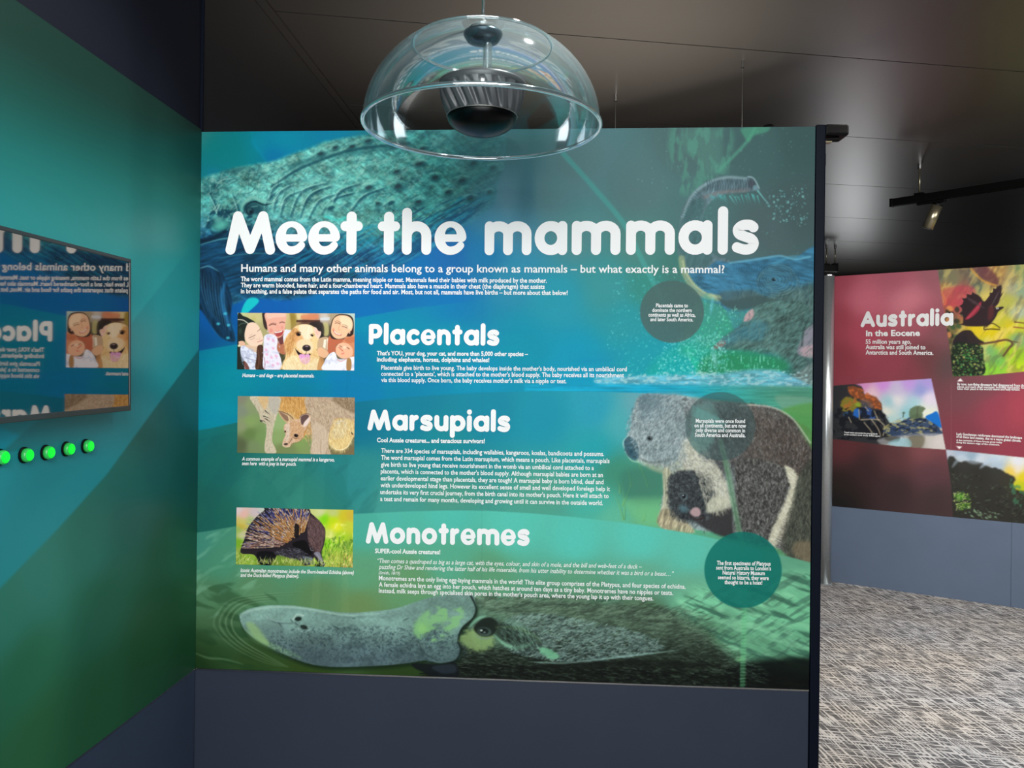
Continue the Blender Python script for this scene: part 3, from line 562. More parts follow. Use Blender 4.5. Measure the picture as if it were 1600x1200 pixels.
# ---------------------------------------------------------------- the three printed photographs; coordinates are eighths of a pixel
def _cv8(ox=44, oy=62, w=1480, h=736):
    return Cv(ox, oy, w, h, 4.0)
def paint_family():
    s = _cv8(); s.rbf([(60,80,(190,196,140)),(280,120,(200,190,130)),(300,250,(180,170,120)),(350,300,(170,160,110)),(660,110,(200,180,130)),(740,120,(140,110,50)),(820,110,(225,205,150)),
        (900,110,(220,170,130)),(1000,110,(200,140,110)),(1150,110,(200,190,180)),(900,180,(90,60,50)),(1000,230,(50,40,36)),(1100,330,(60,56,50)),(1230,110,(170,150,120)),(1480,90,(180,200,190)),(1200,300,(90,80,60)),(640,560,(70,70,50))], sig=110)
    s.poly([(700,80),(780,80),(790,200),(700,260)], (150,130,50), .6, 30); s.poly([(640,70),(700,70),(720,280),(660,280)], (206,186,130), .7, 20)
    s.poly([(790,150),(1090,150),(1090,180),(790,180)], (70,40,34), .8, 10, False); s.poly([(1090,120),(1210,110),(1210,150),(1090,155)], (210,214,220), .8, 10, False); s.poly([(860,90),(1060,85),(1040,140),(870,140)], (214,130,90), .7, 14)
    s.poly([(1120,200),(1190,195),(1195,340),(1130,340)], (190,180,120), .85, 16); s.poly([(960,190),(1120,190),(1130,370),(1000,330)], (40,34,34), .8, 20); s.blob(250,150,40,60,(190,180,110),.7,.6)
    # man
    s.poly([(556,430),(640,400),(660,560),(640,600),(560,560)], (180,110,80), 1, 8); s.poly([(560,380),(640,370),(640,440),(590,470)], (110,60,60), 1, 8); s.poly([(630,290),(700,280),(730,300),(650,420),(630,440)], (226,224,232), 1, 8)
    s.poly([(360,60),(440,60),(430,180),(420,280),(380,240),(364,150)], (60,44,40), 1, 8)
    s.poly([(400,60),(640,60),(655,180),(640,300),(610,360),(560,385),(500,370),(440,310),(414,200)], (232,170,150), 1, 8); s.poly([(420,60),(640,60),(640,110),(520,120),(430,140)], (240,196,174), .8, 24)
    s.blob(470,290,34,44,(222,130,116),.6,.8); s.blob(610,250,26,36,(226,140,124),.6,.8); s.blob(558,250,28,40,(236,160,140),.8,.7)
    s.line([(450,222),(490,206),(530,214)],14,(90,50,44),.7,6); s.line([(460,205),(500,192),(536,200)],8,(150,96,80),.6,5); s.line([(580,190),(610,178),(640,188)],12,(90,50,44),.7,6)
    s.poly([(510,310),(560,300),(610,290),(628,300),(610,345),(560,370),(528,350)], (176,70,70), 1, 6); s.line([(520,312),(560,312),(606,298)],16,(240,234,226),.95,4); s.line([(500,370),(570,392),(630,340)],12,(150,84,74),.6,8)
    # girl on the left
    s.poly([(40,110),(120,106),(200,140),(270,190),(200,220),(160,260),(140,340),(140,420),(150,500),(90,520),(150,640),(150,790),(40,790)], (32,40,36), 1, 8)
    s.line([(50,150),(120,160),(190,210)], 12, (214,206,190), .9, 5); s.line([(60,230),(100,200),(150,200)], 10, (90,120,104), .6, 8); s.blob(80,300,30,60,(60,84,70),.5,.8)
    s.poly([(150,480),(320,480),(310,560),(220,580),(150,540)], (222,186,158), 1, 8)
    s.poly([(180,200),(250,185),(310,230),(345,300),(372,380),(370,440),(345,480),(290,496),(220,490),(160,440),(134,360),(150,260)], (238,206,182), 1, 8)
    s.poly([(60,440),(120,430),(150,470),(130,510),(80,500)], (226,180,150), 1, 6); s.blob(66,490,22,20,(236,230,190),.9,.5)
    s.line([(190,390),(230,372),(270,350)], 9, (120,84,70), .75, 4); s.line([(205,410),(235,404),(262,384)], 5, (140,100,86), .7, 3); s.line([(300,300),(325,282),(332,270)], 8, (120,84,70), .7, 4); s.line([(200,360),(240,335)],5,(160,120,100),.5,4)
    s.line([(300,440),(335,430),(365,415)], 10, (206,120,110), .85, 4); s.line([(280,400),(330,410),(320,380)], 5, (206,160,136), .7, 4); s.blob(260,430,36,26,(240,196,180),.5,.9)
    s.poly([(90,500),(150,500),(230,560),(300,600),(300,790),(150,790),(140,700),(90,600)], (224,226,240), 1, 8); s.tex([(90,500),(300,560),(300,790),(140,790)], (176,180,206), .7, (.45,.65), (40,30), 30, 3, 10)
    s.line([(150,640),(230,670),(300,680)],8,(110,100,120),.6,5); s.poly([(130,690),(170,720),(200,790),(150,790)], (110,60,50), .9, 8)
    s.poly([(300,500),(360,480),(384,560),(390,790),(280,790),(290,640)], (72,46,36), 1, 8, tex=.5, ts=(10,90)); s.line([(310,540),(320,660),(310,780)],10,(140,96,70),.6,8)
    # child's floral sleeve
    s.poly([(380,400),(400,350),(460,334),(530,360),(556,420),(548,520),(580,600),(604,680),(600,790),(390,790),(376,600)], (232,226,238), 1, 8); s.tex([(380,340),(550,350),(600,790),(390,790)], (196,192,220), .6, (.5,.7), (36,36), 0, 9, 10)
    for x,y in ((440,400),(500,420),(410,540),(500,520),(430,700),(540,620),(480,640),(560,720),(420,600),(500,740)): s.blob(x,y,30,22,(232,160,196),.7,.7,40)
    s.line([(390,640),(400,720),(396,780)],8,(150,60,80),.6,5)
    # dog
    D=[(640,790),(620,740),(660,620),(650,500),(640,420),(690,330),(740,280),(770,240),(830,212),(920,205),(990,226),(1030,260),(1060,330),(1080,420),(1070,500),(1050,540),(1090,640),(1110,720),(1090,790)]
    s.poly(D, (240,206,150), 1, 8)
    s.hairs(D, 2600, lambda x,y: 80+(x-860)*-.12, 60, [(250,228,180),(214,164,96),(236,196,132),(196,140,80)], .55, 5, 1.0, True, .3)
    s.poly([(750,270),(780,250),(820,300),(800,400),(760,470),(740,560),(700,600),(670,540),(650,440),(700,340)], (208,146,84), .75, 14); s.hairs([(750,270),(800,300),(760,520),(690,600),(650,440)], 500, 100, 60, [(160,100,50),(236,190,130)], .5, 6)
    s.poly([(830,225),(920,212),(990,240),(1010,330),(960,400),(880,390),(840,330)], (246,226,196), .85, 26); s.poly([(1000,300),(1050,330),(1070,430),(1040,520),(1000,540),(990,450)], (236,206,150), .8, 14)
    s.poly([(780,340),(850,340),(880,400),(850,480),(800,480),(770,420)], (222,160,104), .7, 24); s.poly([(860,400),(960,400),(1000,480),(990,560),(930,590),(860,560),(800,500),(800,440)], (240,214,176), .85, 20)
    s.line([(950,240),(940,320),(930,400)],10,(250,240,220),.6,8)
    s.blob(818,334,36,30,(60,34,20),.95,.35,10); s.blob(822,340,20,18,(14,8,8),1,.4); s.blob(834,326,6,5,(240,230,220),.9,.4); s.line([(780,320),(815,300),(850,315)],8,(110,64,34),.8,5)
    s.blob(990,350,24,15,(56,34,24),.95,.4,20); s.blob(995,352,12,8,(14,8,8),1,.4); s.line([(970,335),(1000,330),(1020,345)],7,(120,76,44),.7,5)
    s.blob(922,512,58,46,(52,40,44),1,.22); s.blob(925,490,30,12,(176,150,150),.8,.8); s.blob(900,520,13,9,(12,8,10),1,.4); s.blob(950,524,13,9,(12,8,10),1,.4); s.line([(922,540),(918,580),(905,592)],6,(60,36,36),.9,3)
    s.poly([(780,520),(800,540),(850,580),(905,596),(960,585),(975,600),(940,620),(850,620),(810,590)], (40,22,24), 1, 6)
    s.poly([(832,600),(880,592),(910,600),(950,590),(970,640),(960,690),(915,725),(860,700),(836,650)], (226,160,206), 1, 8); s.line([(908,605),(910,650),(905,700)],5,(190,110,160),.7,4); s.blob(880,650,16,26,(240,190,226),.6,.8)
    s.poly([(700,640),(800,620),(860,710),(960,720),(1050,640),(1100,760),(1050,800),(640,800)], (246,226,180), .8, 26); s.hairs([(680,640),(1090,640),(1090,790),(640,790)], 900, 85, 60, [(252,240,210),(220,180,120)], .5, 8)
    # hand, woman on the right, child
    s.poly([(1010,250),(1040,250),(1070,290),(1100,300),(1100,340),(1070,390),(1040,360),(1020,310)], (240,200,180), 1, 6); s.line([(1040,300),(1060,340)],7,(226,120,110),.7,4); s.line([(1050,280),(1080,320)],5,(200,130,110),.7,3)
    s.poly([(1080,390),(1200,380),(1200,560),(1120,520),(1060,500)], (196,164,130), 1, 10); s.poly([(1140,400),(1170,400),(1160,520),(1130,500)], (240,230,210), 1, 5, False); s.poly([(1180,390),(1205,390),(1200,530),(1180,530)], (244,234,216), 1, 5, False)
    s.poly([(1200,370),(1280,370),(1400,400),(1400,460),(1300,470),(1290,560),(1240,580),(1190,560)], (190,104,74), 1, 10)
    s.poly([(1060,520),(1120,510),(1200,570),(1180,620),(1140,640),(1070,600)], (232,180,140), 1, 8); s.poly([(1090,640),(1140,650),(1140,790),(1060,790)], (196,136,80), .8, 10)
    s.poly([(1230,190),(1260,120),(1320,76),(1430,76),(1490,110),(1512,180),(1508,320),(1470,360),(1400,390),(1230,380)], (54,40,36), 1, 8)
    s.poly([(1262,130),(1320,90),(1400,88),(1470,118),(1500,190),(1490,270),(1450,330),(1390,380),(1310,392),(1255,360),(1228,300),(1236,210)], (240,190,152), 1, 8); s.poly([(1340,100),(1440,110),(1490,180),(1480,260),(1430,250),(1360,200)], (250,222,186), .7, 30)
    s.line([(1280,190),(1310,184),(1340,200)],9,(84,50,40),.8,4); s.line([(1275,170),(1310,160),(1350,184)],6,(110,70,50),.7,4); s.line([(1370,232),(1400,236),(1430,250)],9,(84,50,40),.8,4); s.line([(1370,210),(1410,214),(1440,236)],6,(110,70,50),.7,4)
    s.line([(1340,215),(1320,265),(1345,280)],8,(220,150,116),.8,5); s.line([(1262,290),(1300,330),(1350,340)],20,(206,100,84),1,5); s.line([(1268,294),(1302,326),(1344,335)],10,(250,244,236),1,3); s.blob(1258,270,18,26,(226,120,90),.6,.8)
    s.poly([(1440,320),(1500,280),(1500,340),(1430,370)], (52,36,34), 1, 6); s.blob(1460,310,14,20,(230,180,150),.9,.5)
    s.poly([(1400,380),(1470,360),(1524,350),(1524,620),(1430,630),(1330,560)], (214,140,100), 1, 10); s.poly([(1400,390),(1524,360),(1524,430),(1440,440)], (190,104,70), .6, 16)
    s.poly([(1310,470),(1370,440),(1450,460),(1500,520),(1500,600),(1440,640),(1360,640),(1300,590),(1290,520)], (244,186,150), 1, 8); s.blob(1400,500,40,26,(252,226,200),.7,.8); s.line([(1330,500),(1350,520),(1380,548)],12,(206,96,80),.8,5); s.line([(1340,480),(1370,500)],8,(96,50,40),.8,4); s.line([(1430,500),(1460,520)],9,(96,50,40),.8,4); s.blob(1380,580,30,12,(232,120,110),.8,.6,-20)
    s.poly([(1150,690),(1200,600),(1260,560),(1290,580),(1320,650),(1420,650),(1500,620),(1524,640),(1524,800),(1140,800)], (242,240,248), 1, 8); s.tex([(1150,690),(1260,560),(1320,650),(1524,640),(1524,800),(1140,800)], (196,200,224), .6, (.5,.7), (40,50), 30, 12, 10)
    s.line([(1310,660),(1360,680),(1440,640)],12,(226,150,140),.7,6); s.poly([(1430,660),(1470,640),(1490,700),(1480,790),(1430,790)], (176,130,80), 1, 8)
    return s
def paint_kangaroo():
    s = _cv8(44, 62, 1480, 746); s.rbf([(70,100,(130,130,110)),(100,250,(130,140,120)),(200,200,(136,150,106)),(200,400,(134,160,96)),(100,450,(140,150,110)),(200,550,(104,130,74)),(90,700,(90,100,70)),(250,720,(120,140,96)),(350,600,(120,150,90)),
        (560,400,(150,176,116)),(560,600,(140,164,104)),(620,760,(120,134,84)),(700,740,(120,136,86)),(850,650,(130,156,90)),(950,720,(130,150,92)),(1260,780,(120,110,76)),(1480,740,(120,106,74)),(1500,650,(120,116,86))], sig=110)
    # adult: belly and back
    s.poly([(200,60),(600,60),(900,60),(1530,60),(1530,520),(1490,600),(1450,700),(1380,745),(1290,740),(1200,660),(1000,560),(880,560),(900,440),(700,400),(560,240),(560,60)], (214,176,122), 1, 8)
    s.poly([(560,60),(930,60),(960,300),(900,560),(860,560),(760,300),(580,230)], (206,152,84), 1, 14); s.hairs([(560,60),(930,60),(960,300),(1000,560),(870,590),(760,300),(570,230)], 1500, 75, 60, [(240,206,140),(160,104,50),(222,170,100)], .6, 3)
    s.poly([(920,60),(1300,60),(1530,120),(1530,330),(1300,330),(1240,430),(1200,700),(1225,810),(985,810),(1000,600),(970,400),(920,240)], (196,172,146), 1, 14)
    s.poly([(1230,60),(1530,60),(1530,260),(1420,220),(1330,170)], (120,100,74), .75, 40)
    s.poly([(1280,360),(1400,330),(1500,380),(1510,520),(1450,680),(1380,740),(1290,730),(1210,650),(1230,480)], (228,200,140), 1, 16); s.poly([(1290,400),(1390,360),(1440,420),(1400,560),(1300,600),(1240,560)], (224,218,196), .85, 36)
    s.hairs([(930,60),(1530,60),(1530,500),(1230,600),(1220,800),(990,800)], 3200, lambda x,y: 60+(y-60)*.05, 40, [(230,212,186),(146,118,92),(190,160,128),(110,84,64)], .5, 4)
    s.hairs([(1240,420),(1520,380),(1480,620),(1380,745),(1280,735),(1200,660)], 1300, 80, 60, [(252,236,180),(196,150,80),(236,206,140)], .65, 5)
    s.poly([(1000,430),(1100,420),(1180,520),(1160,800),(1000,800)], (220,200,176), .5, 40); s.line([(1105,620),(1100,700),(1105,790)],12,(170,140,116),.6,10)
    s.line([(1200,660),(1280,735),(1370,742),(1450,690),(1510,560)],14,(250,240,196),.7,10,2)
    s.line([(1490,520),(1500,540)],14,(40,30,30),.9,6)
    # forearm and paws
    s.poly([(210,60),(560,60),(580,180),(560,260),(530,360),(500,480),(488,640),(530,740),(535,800),(410,800),(392,700),(410,560),(410,430),(340,390),(320,300),(270,200)], (206,192,166), 1, 8)
    s.hairs([(230,60),(570,70),(560,260),(500,480),(490,780),(420,790),(410,430),(300,250)], 1500, 100, 34, [(232,224,200),(150,132,110),(190,170,140)], .55, 7)
    s.poly([(300,70),(440,70),(420,180),(380,230)], (226,176,110), .55, 30); s.poly([(440,70),(560,70),(575,180),(520,300),(450,220)], (176,172,168), .5, 30)
    for a in ([(395,250),(430,280),(455,300)],[(375,320),(420,335),(460,352)],[(335,375),(380,385),(410,412)],[(400,355),(440,380),(460,402)],[(340,390),(375,400)]): s.line(a, 14, (34,30,30), .9, 4, True)
    # joey
    J=[(640,430),(700,390),(780,360),(840,360),(890,420),(930,440),(890,520),(880,580),(830,640),(740,670),(715,710),(660,716),(620,690),(630,620),(655,560),(636,500)]
    s.poly([(x+6,y+10) for x,y in J],(150,100,60),.4,12)
    s.poly([(558,250),(600,250),(680,290),(740,340),(760,390),(700,420),(640,380),(590,320)], (206,170,130), 1, 6); s.poly([(575,262),(640,290),(690,330),(700,380),(650,370),(600,310)], (130,96,80), .8, 10); s.line([(560,252),(620,264),(700,300),(750,350)],9,(70,50,44),.8,4); s.line([(690,320),(700,360),(690,400)],14,(236,206,160),.8,6)
    s.poly(J, (216,180,150), 1, 8); s.poly([(720,400),(820,380),(890,440),(880,570),(800,640),(750,600),(700,560)], (206,152,100), .6, 24); s.poly([(650,440),(700,420),(720,520),(690,620),(650,640),(660,540)], (226,204,186), .8, 16)
    s.hairs(J, 700, 110, 26, [(240,214,186),(170,126,90)], .5, 9)
    s.poly([(830,330),(870,290),(930,282),(968,310),(965,370),(930,430),(880,460),(850,420)], (226,190,160), 1, 6); s.poly([(846,330),(880,298),(930,292),(950,320),(900,380),(870,430),(850,400)], (96,72,70), .95, 10); s.poly([(890,400),(950,330),(962,350),(930,425),(890,450)], (236,214,206), .9, 8); s.line([(830,340),(860,296),(930,280),(966,300)],8,(90,66,50),.8,4)
    s.blob(652,518,13,18,(60,40,36),.95,.4); s.blob(790,568,34,26,(50,34,30),.95,.35,10); s.blob(792,568,22,18,(12,10,12),1,.4); s.blob(800,560,5,4,(220,220,220),.9,.4); s.line([(750,590),(780,606),(820,600)],9,(96,60,44),.7,5)
    s.blob(662,682,32,18,(70,52,50),.95,.35,-8); s.line([(700,670),(720,640),(740,600)],8,(110,70,50),.8,4); s.line([(620,700),(660,722),(710,712)],7,(240,220,190),.9,4)
    return s
def paint_echidna():
    s = _cv8(24, 62, 1490, 746); s.rbf([(50,90,(216,200,200)),(120,150,(230,180,170)),(250,130,(206,186,190)),(380,90,(190,200,190)),(100,260,(206,196,110)),(200,230,(176,190,120)),(50,350,(150,180,90)),(90,300,(200,170,60)),(60,520,(120,170,40)),(100,420,(200,200,150)),(60,650,(150,170,70)),
        (1000,90,(200,206,130)),(1100,100,(206,210,150)),(1250,110,(190,200,120)),(1150,180,(130,210,20)),(1250,200,(190,216,20)),(1400,160,(206,190,40)),(1470,150,(206,176,60)),(1300,280,(226,226,40)),(1450,250,(196,206,60)),(1220,400,(206,216,110)),(1350,420,(166,206,40)),(1200,500,(130,200,30)),
        (1300,560,(160,200,70)),(1450,560,(120,160,60)),(1250,700,(176,176,80)),(1450,720,(196,150,90)),(1150,640,(150,190,60)),(600,720,(110,140,50)),(750,700,(130,150,60)),(200,720,(140,176,60)),(400,750,(90,110,40))], sig=110)
    s.tex([(1100,300),(1510,300),(1510,800),(1100,800)], (240,240,140), .5, (.52,.7), (40,60), 10, 3, 10); s.tex([(1100,450),(1510,450),(1510,800),(1100,800)], (60,110,30), .6, (.52,.68), (22,60), 10, 4, 10)
    B=[(90,580),(130,470),(150,380),(200,280),(290,170),(380,90),(420,50),(900,50),(980,120),(1060,190),(1130,270),(1160,330),(1158,440),(1140,540),(1115,620),(1130,700),(1160,780),(1100,800),(1020,690),(1010,760),(960,790),(880,790),(820,720),(700,700),(560,670),(500,760),(400,780),(300,720),(240,670),(90,660)]
    s.poly(B, (38,32,38), 1, 8)
    s.poly([(300,640),(520,640),(480,790),(330,790)], (16,16,20), 1, 8); s.poly([(760,500),(900,470),(960,560),(1000,640),(880,680),(760,560)], (12,10,12), .9, 20)
    s.poly([(960,200),(1080,220),(1150,320),(1145,460),(1100,600),(1000,560),(940,420)], (96,72,74), .7, 26); s.hairs([(940,140),(1090,200),(1155,330),(1140,480),(1090,610),(960,560),(930,300)], 1100, lambda x,y: 75+(x-1000)*.15, 50, [(60,40,40),(150,116,112),(110,84,84)], .6, 3)
    s.hairs([(500,640),(760,560),(980,680),(980,780),(820,730),(640,690)], 800, 25, 50, [(70,70,80),(130,130,146),(20,20,26)], .7, 4)
    r = np.random.RandomState(5)
    # spines: root near the head and flank, fanning back
    for k in range(760):
        u = r.rand(); v = r.rand()
        t = u ** .9
        # back edge point
        E = np.array([[120,600],[140,480],[170,380],[230,290],[310,190],[400,110],[500,60],[620,50],[760,60],[860,70],[960,130]], float)
        q = t * (len(E) - 1); i = int(min(q, len(E) - 2)); e = E[i] * (1 - (q - i)) + E[i + 1] * (q - i)
        root = np.array([640 + 250 * t, 560 - 190 * (t ** 1.2)]) 
        d = e - root; vv = .05 + .85 * v
        a0 = root + d * vv; L = r.uniform(90, 150) * (1.0 if t < .7 else .8)
        dn = d / np.linalg.norm(d); pr = np.array([-dn[1], dn[0]]); bend = r.uniform(-6, 10)
        a1 = a0 + dn * L
        if not (30 < a1[0]): continue
        warm = vv < .55 or r.rand() < .45
        base = [(214,150,80),(230,180,120),(196,130,70)][k % 3] if warm else [(60,66,140),(40,44,110),(90,96,170)][k % 3]
        if t < .25: base = [(196,150,130),(120,84,80),(226,190,160)][k % 3]
        s.line([tuple(a0), tuple((a0 + a1) / 2 + pr * bend), tuple(a1)], 13, (20,16,22), .55, 4, True)
        s.line([tuple(a0), tuple((a0 + a1) / 2 + pr * bend), tuple(a1)], 9, base, .9, 2.5, True)
        s.line([tuple((a0 + a1 * 2) / 3 + pr * bend * .6), tuple(a1)], 7, (240,220,200) if r.rand() < .7 else (120,130,190), .9, 2.5, True, False)
    s.poly([(770,270),(800,260),(830,290),(820,420),(790,440),(770,380)], (16,14,18), .85, 10)
    # face, beak, claws
    s.blob(990,578,26,24,(60,56,62),.8,.5); s.blob(990,578,13,13,(10,8,12),1,.4); s.line([(972,570),(985,598),(1010,596)],5,(170,170,180),.8,3); s.blob(994,572,4,4,(230,230,230),.9,.4)
    s.poly([(1020,640),(1060,612),(1096,630),(1120,690),(1150,740),(1156,780),(1110,780),(1070,700)], (126,122,136), 1, 6); s.line([(1050,640),(1090,690),(1130,750)],10,(170,166,180),.7,6); s.blob(1135,755,18,16,(20,18,24),.9,.5)
    s.poly([(1040,780),(1090,764),(1140,790),(1130,806),(1040,806)], (14,14,14), 1, 6)
    for k in range(6): s.line([(890+k*20,680+k*4),(905+k*20,740),(930+k*16,790)], 11, (130,146,176), .85, 4, True); s.line([(900+k*20,680+k*4),(914+k*20,740),(940+k*16,790)], 6, (20,20,30), .7, 3, True)
    # grass in front
    s.hairs([(24,745),(1500,735),(1510,806),(24,806)], 420, -85, 70, [(226,226,130),(150,190,60),(70,110,30),(240,236,180)], .75, 6, 1.0, False, .5)
    s.hairs([(1190,590),(1510,520),(1510,806),(1170,806)], 420, -80, 80, [(236,236,120),(120,180,30),(200,200,80),(90,130,40)], .7, 8, 1.0, False, .5)
    s.hairs([(24,660),(100,690),(240,720),(60,790),(24,790)], 120, -80, 60, [(206,216,120),(80,130,30)], .7, 9, 1.0, False, .5)
    return s
# ---------------------------------------------------------------- the maroon wall print with three pictures
def paint_eocene():
    s = Cv(1290, 396, 470, 440, 1.0)
    s.rbf([(1305,435,(168,78,92)),(1400,430,(176,96,112)),(1460,425,(160,98,108)),(1350,470,(206,112,128)),(1420,470,(214,130,142)),(1310,500,(158,70,82)),(1350,520,(176,78,94)),(1440,500,(170,90,104)),(1310,560,(140,62,72)),
           (1400,570,(150,70,84)),(1420,580,(132,66,74)),(1450,560,(110,66,70)),(1470,520,(130,84,90)),(1480,570,(92,74,74)),(1500,610,(118,72,80)),(1560,640,(150,66,82)),(1590,640,(166,70,84)),(1540,600,(122,74,82)),(1500,680,(130,64,76)),(1590,700,(146,64,78)),
           (1320,700,(96,52,56)),(1400,715,(96,60,62)),(1350,735,(62,44,46)),(1320,760,(46,38,36)),(1400,765,(62,48,50)),(1450,740,(94,64,70)),(1310,785,(32,32,32)),(1460,780,(70,56,56)),(1440,705,(130,78,82)),(1700,600,(150,66,80)),(1700,720,(130,56,70))], sig=60)
    # painting of the bird
    P=[(1465,421),(1600,411.5),(1760,400),(1760,570),(1600,580.5),(1540,586.5),(1489,588),(1482,530),(1474,480)]
    sl,m=s.mask(P,1.2,False); s.rbf([(1470,428,(120,126,104)),(1490,440,(128,130,98)),(1480,455,(196,140,80)),(1500,455,(190,90,90)),(1510,475,(190,80,96)),(1480,475,(206,96,80)),(1525,425,(110,110,96)),(1540,425,(140,80,80)),(1530,450,(90,110,96)),(1555,435,(120,80,60)),
        (1560,425,(196,150,80)),(1580,430,(176,160,110)),(1595,425,(120,150,100)),(1580,450,(180,176,140)),(1595,450,(140,170,140)),(1590,490,(170,186,170)),(1575,470,(186,186,80)),(1560,500,(190,190,60)),(1540,465,(206,190,90)),(1580,510,(216,196,30)),(1550,520,(220,200,20)),(1530,515,(226,200,40)),
        (1560,530,(228,200,60)),(1595,510,(196,200,50)),(1590,530,(120,166,120)),(1545,548,(120,176,110)),(1560,560,(110,186,90)),(1590,555,(150,196,40)),(1555,580,(140,206,60)),(1590,575,(190,216,40)),(1575,548,(170,206,40)),(1480,510,(120,110,70)),(1490,550,(60,60,50)),(1650,500,(180,180,90)),(1720,480,(120,150,110)),(1700,550,(160,190,60))],m,sl,26)
    s.setclip(P,1.2,False)
    s.tex(P,(236,214,120),.5,(.5,.7),(22,9),-60,3,4,False,4); s.tex(P,(90,80,70),.35,(.52,.7),(26,8),-60,7,4,False,4)
    s.poly([(1517,418),(1540,416),(1560,436),(1556,446),(1538,438)],(110,66,70),.7,6); s.line([(1517,420),(1535,438),(1556,446)],3,(226,170,70),.7,2)
    s.poly([(1475,452),(1520,448),(1520,470),(1494,478),(1478,478)],(196,74,90),.6,7); s.line([(1470,455),(1478,470),(1476,476)],2,(236,130,80),.7,1.5)
    for k in range(16):
        r=np.random.RandomState(k+60); x=1476+r.rand()*34; y=480+r.rand()*55; s.blob(x,y,6,5,[(44,50,44),(60,90,60),(226,150,90)][k%3],.8,.5,r.rand()*90)
    # bird
    s.poly([(1505,497),(1503,480),(1507,468),(1516,461),(1524,459),(1532,464),(1538,471),(1546,462),(1555,452),(1562,446),(1565,449),(1564,460),(1560,474),(1555,480),(1566,479),(1568,481),(1560,487),(1556,495),(1550,503),(1542,509),(1520,510),(1506,508)],(52,38,42),1,1.2)
    for q in ([(1503,482),(1499,478),(1506,474)],[(1506,472),(1503,466),(1511,466)],[(1511,465),(1510,459),(1517,461)],[(1518,461),(1519,456),(1525,460)],[(1504,492),(1498,490),(1505,486)],[(1556,453),(1558,446),(1560,450)],[(1562,449),(1565,444),(1565,452)],[(1564,460),(1568,456),(1562,468)],[(1546,463),(1547,457),(1551,458)],[(1551,457),(1552,450),(1557,452)],[(1505,505),(1499,507),(1508,509)]): s.poly(q,(52,38,42),1,.8,False)
    s.poly([(1508,499),(1520,484),(1533,471),(1530,484),(1518,496)],(170,54,70),.85,2); s.line([(1512,497),(1522,487),(1531,476)],2,(216,90,110),.6,1.5)
    s.poly([(1545,480),(1552,478),(1552,494),(1544,500)],(110,50,50),.6,5); s.blob(1558.5,481.6,2.6,1.8,(220,226,220),.95,.35); s.blob(1558.8,481.6,1,1,(20,20,20),1,.4)
    for k in range(7): s.line([(1520+k*3,474+k*1.3),(1510+k*2,464+k*1)],1,(90,70,74),.6,.6); s.line([(1548+k*1.4,480-k*3),(1556+k,466-k*2)],1,(90,80,80),.5,.6)
    s.line([(1538,510),(1538,515),(1548,514),(1562,515)],1.6,(50,36,30),.9,.7); s.line([(1540,511),(1550,505),(1562,512)],1.6,(50,36,30),.9,.7)
    s.poly([(1490,530),(1502,518),(1516,516),(1524,524),(1530,530),(1538,536),(1520,541),(1492,540)],(44,36,42),.95,2)
    # nest bush and branch
    s.line([(1530,538),(1555,534),(1573,531),(1582,537),(1576,545),(1568,556)],3,(96,64,50),.95,1.5); s.line([(1575,532),(1590,535)],1.6,(96,64,50),.8,1); s.line([(1585,503),(1602,505)],1.6,(90,50,40),.9,.8); s.line([(1584,511),(1602,513)],1.8,(140,80,60),.9,.8)
    N=[(1490,540),(1508,536),(1532,540),(1537,560),(1536,586),(1488,590)]
    s.poly(N,(34,44,34),1,3,rough=2,rs=4); s.specks(N,420,(.6,2.0),[(100,140,70),(150,180,110),(60,110,50),(70,160,80),(190,190,110)],.85,5,1.4,30)
    s.setclip()
    # coast photograph
    C=[(1301,603),(1342,599.5),(1400,595),(1455,591.5),(1466,640),(1477.5,702.5),(1400,697),(1300,685.5)]
    sl,m=s.mask(C,1.2,False); s.rbf([(1350,603,(220,150,206)),(1380,600,(216,150,226)),(1420,598,(200,160,230)),(1450,598,(180,160,226)),(1360,615,(240,206,216)),(1400,610,(206,196,226)),(1440,610,(150,160,220)),(1400,625,(240,236,236)),(1450,622,(236,224,240)),(1430,632,(170,216,226)),(1390,628,(160,206,216)),
        (1385,645,(240,236,220)),(1420,645,(150,206,216)),(1440,640,(236,240,226)),(1450,650,(236,240,220)),(1390,655,(180,216,216)),(1330,600,(120,70,80)),(1310,610,(60,50,52)),(1310,650,(50,56,60)),(1310,680,(60,56,56)),(1380,690,(90,90,80)),(1400,690,(180,206,216)),(1430,690,(120,116,100)),(1465,690,(226,214,206)),(1455,680,(196,186,170)),(1345,690,(70,66,56))],m,sl,22)
    s.setclip(C,1.2,False)
    s.poly([(1300,600),(1330,600),(1346,604),(1350,614),(1368,622),(1377,632),(1378,642),(1384,650),(1390,660),(1400,666),(1400,690),(1300,690)],(50,52,56),.97,3,rough=2,rs=5)
    s.poly([(1325,604),(1345,606),(1350,616),(1368,620),(1377,632),(1376,640),(1362,636),(1348,626),(1330,618)],(150,84,50),.85,4,rough=2,rs=3); s.tex([(1326,606),(1350,610),(1376,632),(1370,640),(1335,622)],(206,110,60),.8,(.45,.6),(4,3),20,5,3)
    s.poly([(1314,628),(1324,620),(1336,624),(1346,634),(1340,642),(1326,644),(1316,640)],(150,140,50),.85,4,rough=2,rs=3); s.tex([(1314,628),(1336,620),(1348,638),(1318,642)],(196,110,60),.6,(.5,.6),(4,4),0,6,3); s.blob(1341,632,7,5,(150,190,60),.7,.7)
    s.poly([(1346,624),(1360,628),(1364,640),(1350,642)],(100,96,100),.6,5)
    s.poly([(1334,642),(1340,637),(1343,640),(1342,652),(1334,654)],(44,110,200),.95,2); s.poly([(1345,640),(1352,636),(1362,640),(1368,652),(1362,655),(1346,650)],(54,86,150),.95,2); s.poly([(1318,646),(1330,642),(1330,654),(1320,652)],(60,96,140),.8,3)
